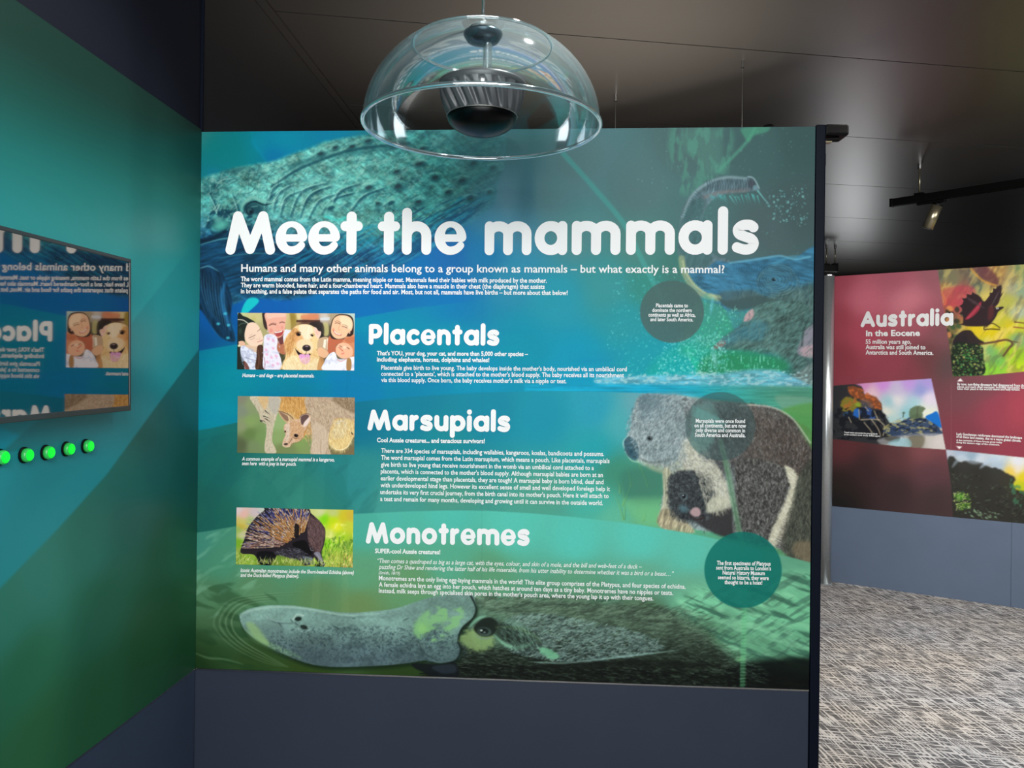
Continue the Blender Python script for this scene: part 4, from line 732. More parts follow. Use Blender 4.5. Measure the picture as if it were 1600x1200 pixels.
    s.tex([(1304,640),(1370,640),(1395,664),(1400,684),(1304,684)],(26,28,34),.8,(.45,.6),(7,6),30,8,3); 
    for a in ([(1342,640),(1343,655)],[(1352,636),(1357,642)],[(1366,642),(1372,656)],[(1345,656),(1362,655),(1375,656)],[(1372,656),(1382,666),(1380,680)],[(1350,660),(1360,672),(1364,680)],[(1362,656),(1372,670),(1376,682)],[(1326,652),(1330,660)]): s.line(a,1.4,(206,190,160),.8,.8)
    s.poly([(1392,664),(1410,658),(1420,652),(1432,646),(1440,650),(1450,656),(1464,664),(1471,674),(1471,678),(1440,682),(1400,682),(1380,674)],(56,74,104),.95,3,rough=1.5,rs=4); s.tex([(1385,664),(1435,650),(1470,674),(1430,682),(1384,680)],(186,180,120),.7,(.54,.64),(7,3),10,9,3); s.tex([(1385,664),(1435,650),(1470,674),(1430,682)],(24,30,44),.6,(.54,.64),(7,3),-10,10,3)
    s.poly([(1420,644),(1426,636),(1436,634),(1446,638),(1442,644),(1440,652),(1424,654)],(96,116,84),.9,3,rough=1.5,rs=3); s.line([(1434,636),(1433,652)],1.5,(80,80,70),.7,.8); s.line([(1412,645),(1411,652)],1.6,(70,90,80),.8,.8); s.blob(1412,645,3,2,(90,110,90),.8,.6)
    s.poly([(1446,652),(1456,646),(1465,644),(1472,668),(1460,662)],(20,110,206),.95,2)
    s.poly([(1380,684),(1472,678),(1480,706),(1400,700),(1376,694)],(206,206,206),.55,5); s.poly([(1384,684),(1405,683),(1402,690),(1386,688)],(60,60,50),.6,4); s.poly([(1420,682),(1444,682),(1440,700),(1424,700)],(110,104,84),.7,5); s.poly([(1400,686),(1420,686),(1422,698),(1388,694)],(150,206,220),.6,4)
    s.setclip()
    # forest photograph
    F=[(1478,702.5),(1500,704.5),(1600,715),(1760,732),(1760,850),(1600,818.5),(1489,808),(1486,760),(1482,730)]
    sl,m=s.mask(F,1.2,False); s.rbf([(1482,710,(190,200,214)),(1500,708,(170,190,210)),(1500,720,(214,224,230)),(1520,712,(150,176,196)),(1530,718,(210,220,230)),(1560,715,(200,216,226)),(1590,722,(226,230,240)),(1560,726,(176,196,214)),(1590,733,(236,226,214)),(1580,738,(236,206,90)),(1598,745,(226,206,40)),(1595,760,(190,200,40)),(1700,745,(200,206,60)),
        (1490,728,(60,66,64)),(1530,740,(54,52,48)),(1500,790,(50,56,46)),(1560,780,(58,54,50)),(1590,800,(60,66,52)),(1700,800,(56,62,50))],m,sl,16)
    s.setclip(F,1.2,False)
    s.poly([(1480,718),(1500,722),(1512,720),(1530,722),(1545,730),(1560,732),(1575,740),(1586,746),(1600,768),(1760,780),(1760,860),(1480,812)],(52,52,48),.95,4,rough=1.5,rs=5)
    s.line([(1500,712),(1518,722),(1532,722)],5,(196,214,230),.5,4); s.line([(1532,731),(1545,720),(1560,716)],6,(186,206,226),.7,4,2); s.line([(1488,730),(1496,720),(1508,716)],5,(170,190,206),.5,3,2)
    s.hairs([(1486,735),(1540,745),(1600,770),(1720,800),(1720,830),(1600,818),(1488,806)],500,-20,6,[(96,120,96),(30,36,30),(80,90,76),(110,110,90)],.55,4,1,False,.6)
    s.tex([(1575,745),(1600,766),(1600,800),(1580,780)],(70,130,96),.6,(.5,.65),(5,5),0,6,4); s.blob(1500,776,12,8,(90,160,50),.85,.8,10); s.blob(1506,790,12,7,(80,130,50),.6,.8,20); s.hairs([(1489,768),(1512,770),(1518,795),(1494,800)],160,-30,4,[(170,220,90),(60,120,40),(200,206,150)],.8,5,1,False,.7)
    s.hairs([(1500,790),(1560,800),(1556,812),(1510,806)],60,30,6,[(150,190,150)],.7,7,1,False,.3)
    s.setclip()
    s.line([(1486.5,600),(1486,702)],1,(160,110,110),.3,.6)
    # small triangles
    s.poly([(1495.5,596),(1505,596),(1500.5,591)],(246,236,236),1,.8,False); s.poly([(1494,697),(1503.5,697.5),(1499,702)],(246,236,236),1,.8,False)
    n = fbm(s.X / 1.6, s.Y / 1.6, 3, 2); s.img = np.clip(s.img * (1 + .04 * (n - .5))[..., None], 0, 1).astype(np.float32)
    return s
# ---------------------------------------------------------------- helpers
def ray(px, py):
    a = (px - 800.0) / F; b = (600.0 - py) / F
    return Vector((a * CR - b * SR, 1.0, a * SR + b * CR))
def at_depth(px, py, y):
    d = ray(px, py); return Vector((d.x * y, y, EYE + d.z * y))
def at_height(px, py, z):
    d = ray(px, py); t = (z - EYE) / d.z; return Vector((d.x * t, t, z))
def to_px(P):
    P = np.asarray(P, float); x = P[:, 0] / P[:, 1]; z = (P[:, 2] - EYE) / P[:, 1]
    a = x * CR + z * SR; b = -x * SR + z * CR
    return 800 + a * F, 600 - b * F
class Plane:
    """a vertical plane from plan point A towards plan point B; s runs along it, n points to the viewer"""
    def __init__(p, A, B, off=0.0):
        p.A = Vector((A[0], A[1], 0)); d = Vector((B[0] - A[0], B[1] - A[1], 0)); p.L = d.length; p.e = d / p.L
        p.n = Vector((p.e.y, -p.e.x, 0))
        p.A = p.A + p.n * off
    def at(p, s, z, o=0.0): return p.A + p.e * s + p.n * o + Vector((0, 0, z))
    def hit(p, px, py):
        d = ray(px, py); k = (p.A.x * p.n.x + p.A.y * p.n.y) / (d.x * p.n.x + d.y * p.n.y)
        P = d * k + Vector((0, 0, EYE)); return (P - p.A).dot(p.e), P.z
def link(o, parent=None):
    scene.collection.objects.link(o)
    if parent: o.parent = parent
    return o
def obj(name, bm, mat, parent=None, smooth=False, kind=None, bevel=0):
    me = bpy.data.meshes.new(name)
    if isinstance(bm, bmesh.types.BMesh):
        bmesh.ops.recalc_face_normals(bm, faces=bm.faces[:]) if bevel >= 0 else None
        bm.to_mesh(me); bm.free()
    else:
        v, f = bm; me.from_pydata([tuple(x) for x in v], [], f)
    for m in (mat if isinstance(mat, list) else [mat]): me.materials.append(m)
    if smooth: me.polygons.foreach_set('use_smooth', [True] * len(me.polygons))
    o = bpy.data.objects.new(name, me); link(o, parent)
    if bevel > 0:
        b = o.modifiers.new('bevel', 'BEVEL'); b.width = bevel; b.segments = 2; b.limit_method = 'ANGLE'
    if kind: o['kind'] = kind
    return o
def tag(o, label, cat, group=None):
    o['label'] = label; o['category'] = cat
    if group: o['group'] = group
    return o
def thing(name, loc, label, cat, group=None):
    o = bpy.data.objects.new(name, None); link(o); o.location = loc; o.empty_display_size = 0.05
    bpy.context.view_layer.update()
    return tag(o, label, cat, group)
def adopt(o, t):
    """parent o to t keeping its world place"""
    o.parent = t; o.matrix_parent_inverse = Matrix.Translation(-Vector(t.location))
    return o
def hexa(bm, c):
    v = [bm.verts.new(p) for p in c]
    for f in ((0, 1, 2, 3), (7, 6, 5, 4), (0, 4, 5, 1), (1, 5, 6, 2), (2, 6, 7, 3), (3, 7, 4, 0)): bm.faces.new([v[i] for i in f])
    return v
def slab(bm, p, s0, s1, z0, z1, o0, o1):
    hexa(bm, [p.at(s0, z0, o0), p.at(s1, z0, o0), p.at(s1, z1, o0), p.at(s0, z1, o0), p.at(s0, z0, o1), p.at(s1, z0, o1), p.at(s1, z1, o1), p.at(s0, z1, o1)])
def box(bm, lo, hi, M=None):
    x0, y0, z0 = lo; x1, y1, z1 = hi
    c = [Vector(q) for q in ((x0, y0, z0), (x1, y0, z0), (x1, y1, z0), (x0, y1, z0), (x0, y0, z1), (x1, y0, z1), (x1, y1, z1), (x0, y1, z1))]
    hexa(bm, [M @ q for q in c] if M else c)
def lathe(bm, prof, n=48, c=(0, 0, 0), M=None, cap=False):
    rings = []
    for r, z in prof:
        ring = []
        for i in range(n):
            a = 2 * math.pi * i / n; p = Vector((c[0] + r * math.cos(a), c[1] + r * math.sin(a), c[2] + z))
            ring.append(bm.verts.new(M @ p if M else p))
        rings.append(ring)
    for a, b in zip(rings, rings[1:]):
        for i in range(n): bm.faces.new((a[i], a[(i + 1) % n], b[(i + 1) % n], b[i]))
    if cap: bm.faces.new(rings[0][::-1]); bm.faces.new(rings[-1])
    return rings
def tube(bm, a, b, r, n=12, r2=None):
    a = Vector(a); b = Vector(b); d = b - a
    M = Matrix.Translation(a) @ d.to_track_quat('Z', 'Y').to_matrix().to_4x4()
    lathe(bm, [(r, 0), (r if r2 is None else r2, d.length)], n, M=M, cap=True)
# ---------------------------------------------------------------- materials
def mat(name, color, rough=0.5, metal=0.0, spec=0.5, emit=None, estr=0, noise=0, nscale=40, bump=0):
    m = bpy.data.materials.new(name); m.use_nodes = True; nt = m.node_tree; b = nt.nodes['Principled BSDF']
    c = tuple(float(x) for x in srgb2lin(col(color))) + (1,)
    b.inputs['Base Color'].default_value = c; b.inputs['Roughness'].default_value = rough
    b.inputs['Metallic'].default_value = metal; b.inputs['Specular IOR Level'].default_value = spec
    if emit:
        b.inputs['Emission Color'].default_value = tuple(float(x) for x in srgb2lin(col(emit))) + (1,); b.inputs['Emission Strength'].default_value = estr
    if noise or bump:
        tc = nt.nodes.new('ShaderNodeTexCoord'); n = nt.nodes.new('ShaderNodeTexNoise'); n.inputs['Scale'].default_value = nscale; n.inputs['Detail'].default_value = 5
        nt.links.new(tc.outputs['Object'], n.inputs['Vector'])
        if noise:
            r = nt.nodes.new('ShaderNodeValToRGB'); r.color_ramp.elements[0].position = .3; r.color_ramp.elements[1].position = .7
            r.color_ramp.elements[0].color = tuple(x * (1 - noise) for x in c[:3]) + (1,); r.color_ramp.elements[1].color = tuple(min(1, x * (1 + noise)) for x in c[:3]) + (1,)
            nt.links.new(n.outputs['Fac'], r.inputs['Fac']); nt.links.new(r.outputs['Color'], b.inputs['Base Color'])
        if bump:
            bp = nt.nodes.new('ShaderNodeBump'); bp.inputs['Strength'].default_value = bump; bp.inputs['Distance'].default_value = .001
            nt.links.new(n.outputs['Fac'], bp.inputs['Height']); nt.links.new(bp.outputs['Normal'], b.inputs['Normal'])
    return m
def print_mat(name, rough=0.55, spec=0.12):
    m = bpy.data.materials.new(name); m.use_nodes = True; nt = m.node_tree; b = nt.nodes['Principled BSDF']
    a = nt.nodes.new('ShaderNodeAttribute'); a.attribute_name = 'ink'; nt.links.new(a.outputs['Color'], b.inputs['Base Color'])
    b.inputs['Roughness'].default_value = rough; b.inputs['Specular IOR Level'].default_value = spec
    return m
M_print = print_mat('printed_vinyl', .55, .1)
M_wallprint = print_mat('printed_wall_vinyl', .38, .35)
M_ink = mat('white_ink', (236, 238, 238), .55, spec=.1)
M_navy = mat('navy_paint', (43, 51, 66), .5, spec=.3, noise=.04, nscale=6)
M_navy_post = mat('dark_navy_edge_trim', (4, 11, 26), .5, spec=.12)
M_upper = mat('dark_blue_upper_wall_paint', (17, 21, 35), .6, spec=.2)
M_slate = mat('slate_grey_paint', (98, 113, 135), .5, spec=.3, noise=.04, nscale=4)
M_black = mat('black_plastic', (5, 5, 6), .5, spec=.2)
M_track = mat('black_anodised_track', (16, 17, 16), .35, .4)
M_chrome = mat('chrome', (200, 200, 200), .18, 1.0)
M_steel = mat('brushed_steel', (196, 202, 204), .3, .75, noise=.06, nscale=90)
M_brass = mat('champagne_spotlight_metal', (176, 168, 140), .3, .9)
M_grey = mat('grey_speaker_plastic', (74, 76, 79), .4, .2)
M_blackgloss = mat('gloss_black_speaker_bowl', (2, 2, 3), .3, spec=.2)
M_tvframe = mat('dark_grey_screen_bezel', (56, 60, 62), .4, .3)
M_cable = mat('grey_suspension_cable', (150, 150, 146), .35, .8)
M_wire = mat('thin_wire', (120, 120, 116), .4, .4)
def screen_mat():
    m = bpy.data.materials.new('switched_off_glossy_screen'); m.use_nodes = True; b = m.node_tree.nodes['Principled BSDF']
    b.inputs['Base Color'].default_value = (.31, .275, .25, 1); b.inputs['Metallic'].default_value = 1.0; b.inputs['Roughness'].default_value = .03
    return m
M_screen = screen_mat()
def acrylic(name, tint=(.93, .98, .98), edge=1.0, base=.05):
    m = bpy.data.materials.new(name); m.use_nodes = True; nt = m.node_tree; nt.nodes.clear()
    out = nt.nodes.new('ShaderNodeOutputMaterial'); tr = nt.nodes.new('ShaderNodeBsdfTransparent'); gl = nt.nodes.new('ShaderNodeBsdfGlossy'); df = nt.nodes.new('ShaderNodeBsdfTranslucent')
    lw = nt.nodes.new('ShaderNodeLayerWeight'); lw.inputs['Blend'].default_value = .35
    mp = nt.nodes.new('ShaderNodeMapRange'); mp.inputs['To Min'].default_value = base; mp.inputs['To Max'].default_value = edge
    mx = nt.nodes.new('ShaderNodeMixShader'); m2 = nt.nodes.new('ShaderNodeMixShader'); m2.inputs[0].default_value = .12
    tr.inputs[0].default_value = tint + (1,); gl.inputs['Roughness'].default_value = .06; gl.inputs['Color'].default_value = (.9, .97, 1, 1); df.inputs[0].default_value = (.8, .9, .92, 1)
    nt.links.new(lw.outputs['Fresnel'], mp.inputs['Value']); nt.links.new(mp.outputs[0], mx.inputs[0])
    nt.links.new(gl.outputs[0], m2.inputs[1]); nt.links.new(df.outputs[0], m2.inputs[2])
    nt.links.new(tr.outputs[0], mx.inputs[1]); nt.links.new(m2.outputs[0], mx.inputs[2]); nt.links.new(mx.outputs[0], out.inputs[0])
    return m
M_dome = acrylic('clear_acrylic', edge=.60, base=.03)
M_rim = acrylic('polished_acrylic_edge', (.95, 1, 1), .95, .8)
M_stem = acrylic('frosted_acrylic_tube', (.9, .95, .96), .8, .45)
def ceiling_mat():
    m = bpy.data.materials.new('satin_dark_metal_ceiling'); m.use_nodes = True; nt = m.node_tree; b = nt.nodes['Principled BSDF']
    tc = nt.nodes.new('ShaderNodeTexCoord'); mp = nt.nodes.new('ShaderNodeMapping'); mp.inputs['Scale'].default_value = (4, 160, 1); mp.inputs['Rotation'].default_value = (0, 0, math.radians(-10))
    n = nt.nodes.new('ShaderNodeTexNoise'); n.inputs['Scale'].default_value = 3; n.inputs['Detail'].default_value = 4
    bp = nt.nodes.new('ShaderNodeBump'); bp.inputs['Strength'].default_value = .12; bp.inputs['Distance'].default_value = .002
    nt.links.new(tc.outputs['Object'], mp.inputs[0]); nt.links.new(mp.outputs[0], n.inputs['Vector']); nt.links.new(n.outputs['Fac'], bp.inputs['Height']); nt.links.new(bp.outputs[0], b.inputs['Normal'])
    b.inputs['Base Color'].default_value = (.105, .096, .088, 1); b.inputs['Metallic'].default_value = .3; b.inputs['Roughness'].default_value = .36
    return m
M_ceil = ceiling_mat()
def carpet_mat():
    m = bpy.data.materials.new('hatched_grey_carpet'); m.use_nodes = True; nt = m.node_tree; b = nt.nodes['Principled BSDF']; N = nt.nodes.new; L = nt.links.new
    tc = N('ShaderNodeTexCoord')
    def streak(rot, sx, sy, lo, hi, seed):
        mp = N('ShaderNodeMapping'); mp.inputs['Rotation'].default_value = (0, 0, math.radians(rot)); mp.inputs['Location'].default_value = (seed, seed * 2, 0)
        mp.inputs['Scale'].default_value = (1, 1, 1); sc = N('ShaderNodeVectorMath'); sc.operation = 'MULTIPLY'; sc.inputs[1].default_value = (sx, sy, 1)
        n = N('ShaderNodeTexNoise'); n.inputs['Scale'].default_value = 1; n.inputs['Detail'].default_value = 1.5
        r = N('ShaderNodeMapRange'); r.inputs['From Min'].default_value = lo; r.inputs['From Max'].default_value = hi
        L(tc.outputs['Object'], mp.inputs[0]); L(mp.outputs[0], sc.inputs[0]); L(sc.outputs[0], n.inputs['Vector']); L(n.outputs['Fac'], r.inputs['Value'])
        return r.outputs[0]
    a = streak(86, 6, 95, .49, .60, 0); c = streak(13, 8, 80, .50, .62, 3); e = streak(13, 20, 260, .4, .6, 5)
    mx = N('ShaderNodeMath'); mx.operation = 'MAXIMUM'; L(a, mx.inputs[0]); L(c, mx.inputs[1])
    m2 = N('ShaderNodeMath'); m2.operation = 'MULTIPLY_ADD'; L(mx.outputs[0], m2.inputs[0]); m2.inputs[1].default_value = .72; 
    m3 = N('ShaderNodeMath'); m3.operation = 'MULTIPLY'; L(e, m3.inputs[0]); m3.inputs[1].default_value = .28; L(m3.outputs[0], m2.inputs[2])
    r = N('ShaderNodeValToRGB'); r.color_ramp.elements[0].color = (.085, .085, .088, 1); r.color_ramp.elements[1].color = (.56, .545, .525, 1); r.color_ramp.elements[0].position = .2; r.color_ramp.elements[1].position = .9
    L(m2.outputs[0], r.inputs['Fac'])
    t = N('ShaderNodeTexNoise'); t.inputs['Scale'].default_value = 1.6; L(tc.outputs['Object'], t.inputs['Vector'])
    r2 = N('ShaderNodeValToRGB'); r2.color_ramp.elements[0].color = (.90, .93, .99, 1); r2.color_ramp.elements[1].color = (1.0, .96, .92, 1); r2.color_ramp.elements[0].position = .35; r2.color_ramp.elements[1].position = .65; L(t.outputs['Fac'], r2.inputs['Fac'])
    mm = N('ShaderNodeMix'); mm.data_type = 'RGBA'; mm.blend_type = 'MULTIPLY'; mm.inputs[0].default_value = 1; L(r.outputs['Color'], mm.inputs[6]); L(r2.outputs['Color'], mm.inputs[7])
    L(mm.outputs[2], b.inputs['Base Color']); b.inputs['Roughness'].default_value = .95; b.inputs['Specular IOR Level'].default_value = .1
    bp = N('ShaderNodeBump'); bp.inputs['Strength'].default_value = .5; bp.inputs['Distance'].default_value = .004; L(m2.outputs[0], bp.inputs['Height']); L(bp.outputs[0], b.inputs['Normal'])
    return m
M_carpet = carpet_mat()
# ---------------------------------------------------------------- planes of the place, measured from the photograph
pa = at_depth(310, 600, 2.751); pb = at_depth(1270.5, 600, 2.62)
MAIN = Plane((pa.x, pa.y), (pb.x, pb.y))                    # face of the mammals print
Z0, Z1 = 0.591, 2.378                                      # bottom and top of the print
LV = Vector((0.0674, 1.0, 0)).normalized()
LEFT = Plane((pa.x, pa.y), (pa.x - LV.x, pa.y - LV.y)); LEFT.n = Vector((LV.y, -LV.x, 0))   # s runs from the corner towards the viewer
ea = at_depth(1302, 610, 6.60); eb = at_depth(1600, 610, 5.85)
EO = Plane((ea.x, ea.y), (eb.x, eb.y))
CEIL = EYE + 1.6
# ---------------------------------------------------------------- the setting
bm = bmesh.new(); box(bm, (-4, -3.5, -.1), (9, 15, 0)); obj('floor', bm, M_carpet, kind='structure')
# ceiling: seams fitted through the photographed ones
c1 = at_height(548, 38, CEIL); c2 = at_height(1600, 108, CEIL); c3 = at_height(529, 149.5, CEIL); c4 = at_height(1600, 231, CEIL)
u = ((c2 - c1).normalized() + (c4 - c3).normalized()).normalized(); v = Vector((-u.y, u.x, 0))
anch = [at_height(1292, y, CEIL).dot(v) for y in (87.5, 209, 285, 337, 376)]
sp = (anch[-1] - anch[0]) / 4; seams = [anch[0] + sp * k for k in range(-5, 10)]
d1 = at_height(400, 0, CEIL); d2 = at_height(558, 200, CEIL); dd = (d2 - d1).normalized(); dn = Vector((dd.y, -dd.x, 0))
bm = bmesh.new(); box(bm, (-4, -3.5, CEIL + .02), (9, 15, CEIL + .1)); ceiling = obj('ceiling', bm, mat('dark_ceiling_void', (4, 4, 4), .9), kind='structure')
def isect(o, d, p, q):       # point o + t d on the line through p along q
    n = Vector((-q.y, q.x, 0)); return o + d * ((p - o).dot(n) / d.dot(n))
G = .004
for a, b in zip(seams, seams[1:]):
    P = []
    for vv in (a + G, b - G):
        o = v * vv; l = isect(o, u, d1 + dn * .045, dd); P.append((Vector((l.x, l.y, 0)), Vector(((v * vv + u * 8.6).x, (v * vv + u * 8.6).y, 0))))
    (l0, r0), (l1, r1) = P; z = Vector((0, 0, CEIL)); z2 = Vector((0, 0, CEIL + .018))
    bm = bmesh.new(); hexa(bm, [l0 + z, r0 + z, r1 + z, l1 + z, l0 + z2, r0 + z2, r1 + z2, l1 + z2]); obj('ceiling_panel', bm, M_ceil, ceiling)
bm = bmesh.new(); a = d1 - dd * 5; b = d1 + dd * 10
hexa(bm, [Vector((q.x, q.y, zz)) for zz in (CEIL, CEIL + .018) for q in (a - dn * 3.4, a - dn * .006, b - dn * .006, b - dn * 3.4)]); obj('ceiling_panel', bm, M_ceil, ceiling)
bm = bmesh.new(); hexa(bm, [Vector((q.x, q.y, zz)) for zz in (CEIL - .004, CEIL + .018) for q in (a, a + dn * .038, b + dn * .038, b)]); o = obj('ceiling_border_strip', bm, M_ceil, ceiling)
# wall carrying the mammals print
sR, _ = MAIN.hit(1293, 620)
s_end, _ = MAIN.hit(1275.5, 200); s_e2, _ = MAIN.hit(1262.5, 1077); s_end = (s_end + s_e2) / 2
sp_a, _ = MAIN.hit(1292, 200); sp_b, _ = MAIN.hit(1277.5, 1200); s_post = (sp_a + sp_b) / 2
bm = bmesh.new(); slab(bm, MAIN, -.10, s_end, 0, Z1 - .002, -.004, -.10); wall_back = obj('wall_back', bm, M_navy, kind='structure')
bm = bmesh.new(); slab(bm, MAIN, s_end + .002, s_post, 0, Z1 + .006, .004, -.106); obj('end_post', bm, M_navy_post, wall_back, bevel=.004)
bm = bmesh.new(); slab(bm, MAIN, 0.0, s_end, Z0 - .006, Z0 - .001, -.004, -.0005); obj('trim_strip', bm, M_chrome, wall_back)
# left wall
ZL = 2.385
bm = bmesh.new(); slab(bm, LEFT, .0, 4.2, 0, CEIL, -.004, -.10); wall_left = obj('wall_left', bm, M_upper, kind='structure')
bm = bmesh.new(); slab(bm, LEFT, .003, 4.2, 0, Z0 - .006, -.004, -.0005); obj('plinth_board', bm, mat('left_plinth_paint', (58, 70, 92), .5, spec=.3, noise=.04, nscale=6), wall_left)
bm = bmesh.new(); slab(bm, LEFT, .003, 4.2, Z0 - .006, Z0 - .001, -.004, .0005); obj('trim_strip', bm, M_chrome, wall_left)
bm = bmesh.new(); slab(bm, LEFT, -.008, .0, Z1 + .004, CEIL, -.06, .004); obj('edge_trim', bm, M_navy_post, wall_left)
# far wall with the Eocene print, its slate plinth, and the dark end of the hall
bm = bmesh.new(); slab(bm, EO, 0, 3.4, 0, 2.44, -.004, -.10); wall_right = obj('wall_right', bm, M_slate, kind='structure')
sj, _ = EO.hit(1580, 870)
for a, b in ((0, sj - .002), (sj + .002, 2.3), (2.304, 3.4)):
    bm = bmesh.new(); slab(bm, EO, a, b, 0.0, .603, -.004, .0); obj('plinth_panel', bm, M_slate, wall_right)
bm = bmesh.new(); box(bm, (-4, 14.6, 0), (9, 14.8, CEIL)); obj('wall_far', bm, M_upper, kind='structure')
# ---------------------------------------------------------------- prints as finely meshed sheets that carry their ink as a colour attribute
def sheet(name, pl, S, Z, colour, o, m, parent=None):
    ns, nz = len(S), len(Z); SS, ZZ = np.meshgrid(S, Z)
    e, n, A = np.array(pl.e), np.array(pl.n), np.array(pl.A)
    P = A + SS[..., None] * e + n * o; P[..., 2] = ZZ; P = P.reshape(-1, 3)
    c = colour(P, SS.ravel(), ZZ.ravel())
    me = bpy.data.meshes.new(name); me.vertices.add(len(P)); me.vertices.foreach_set('co', P.astype(np.float32).ravel())
    j, i = np.meshgrid(np.arange(nz - 1), np.arange(ns - 1), indexing='ij'); q = (j * ns + i).ravel()
    idx = np.stack([q, q + 1, q + 1 + ns, q + ns], 1)
    if Vector(np.cross(e, [0, 0, 1])).dot(pl.n) < 0: idx = idx[:, ::-1]
    idx = idx.astype(np.int32); nf = len(idx)
    me.loops.add(nf * 4); me.loops.foreach_set('vertex_index', idx.ravel()); me.polygons.add(nf); me.polygons.foreach_set('loop_start', np.arange(0, nf * 4, 4, dtype=np.int32))
    me.update(calc_edges=True)
    at = me.attributes.new('ink', 'FLOAT_COLOR', 'POINT'); rgba = np.ones((len(P), 4), np.float32); rgba[:, :3] = srgb2lin(c); at.data.foreach_set('color', rgba.ravel())
    me.materials.append(m); ob = bpy.data.objects.new(name, me); link(ob, parent); return ob
def from_canvas(cv):
    def f(P, s, z):
        x, y = to_px(P); return cv.sample(x, y)
    return f
# ---------------------------------------------------------------- writing
def text_mesh(body, bold, shear=0.0):
    cu = bpy.data.curves.new('t', 'FONT'); cu.body = body; cu.size = 1; cu.offset = bold; cu.resolution_u = 2; cu.shear = shear
    ob = bpy.data.objects.new('t', cu); scene.collection.objects.link(ob)
    dg = bpy.context.evaluated_depsgraph_get(); me = bpy.data.meshes.new_from_object(ob.evaluated_get(dg))
    n = len(me.vertices); co = np.empty(n * 3, np.float32); me.vertices.foreach_get('co', co); co = co.reshape(-1, 3)
    fs = [tuple(p.vertices) for p in me.polygons]
    bpy.data.objects.remove(ob); bpy.data.curves.remove(cu); bpy.data.meshes.remove(me)
    return co, fs
CAP = 0.729
def write(name, pl, lines, parent, off=.0009, bold=.022, m=None):
    """lines: (words, x0, y0, x1, y1, cap height, slant) in photograph pixels, laid out on the plane as one block"""
    V = []; Fc = []
    for words, x0, y0, x1, y1, cap, sl in lines:
        co, fs = text_mesh(words, bold, sl)
        if not len(co): continue
        lo, hi = co[:, 0].min(), co[:, 0].max()
        s0, z0 = pl.hit(x0, y0); s1, z1 = pl.hit(x1, y1); _, zc = pl.hit(x0, y0 - cap)
        k = (zc - z0) / CAP; t = (co[:, 0] - lo) / (hi - lo)
        s = s0 + (s1 - s0) * t; z = z0 + (z1 - z0) * t + co[:, 1] * k
        b = len(V)
        V += [pl.at(a, c, off) for a, c in zip(s.tolist(), z.tolist())]
        fl = pl.e.cross(Vector((0, 0, 1))).dot(pl.n) < 0
        Fc += [tuple(b + i for i in (f[::-1] if fl else f)) for f in fs]
    return obj(name, (V, Fc), m or M_ink, parent)
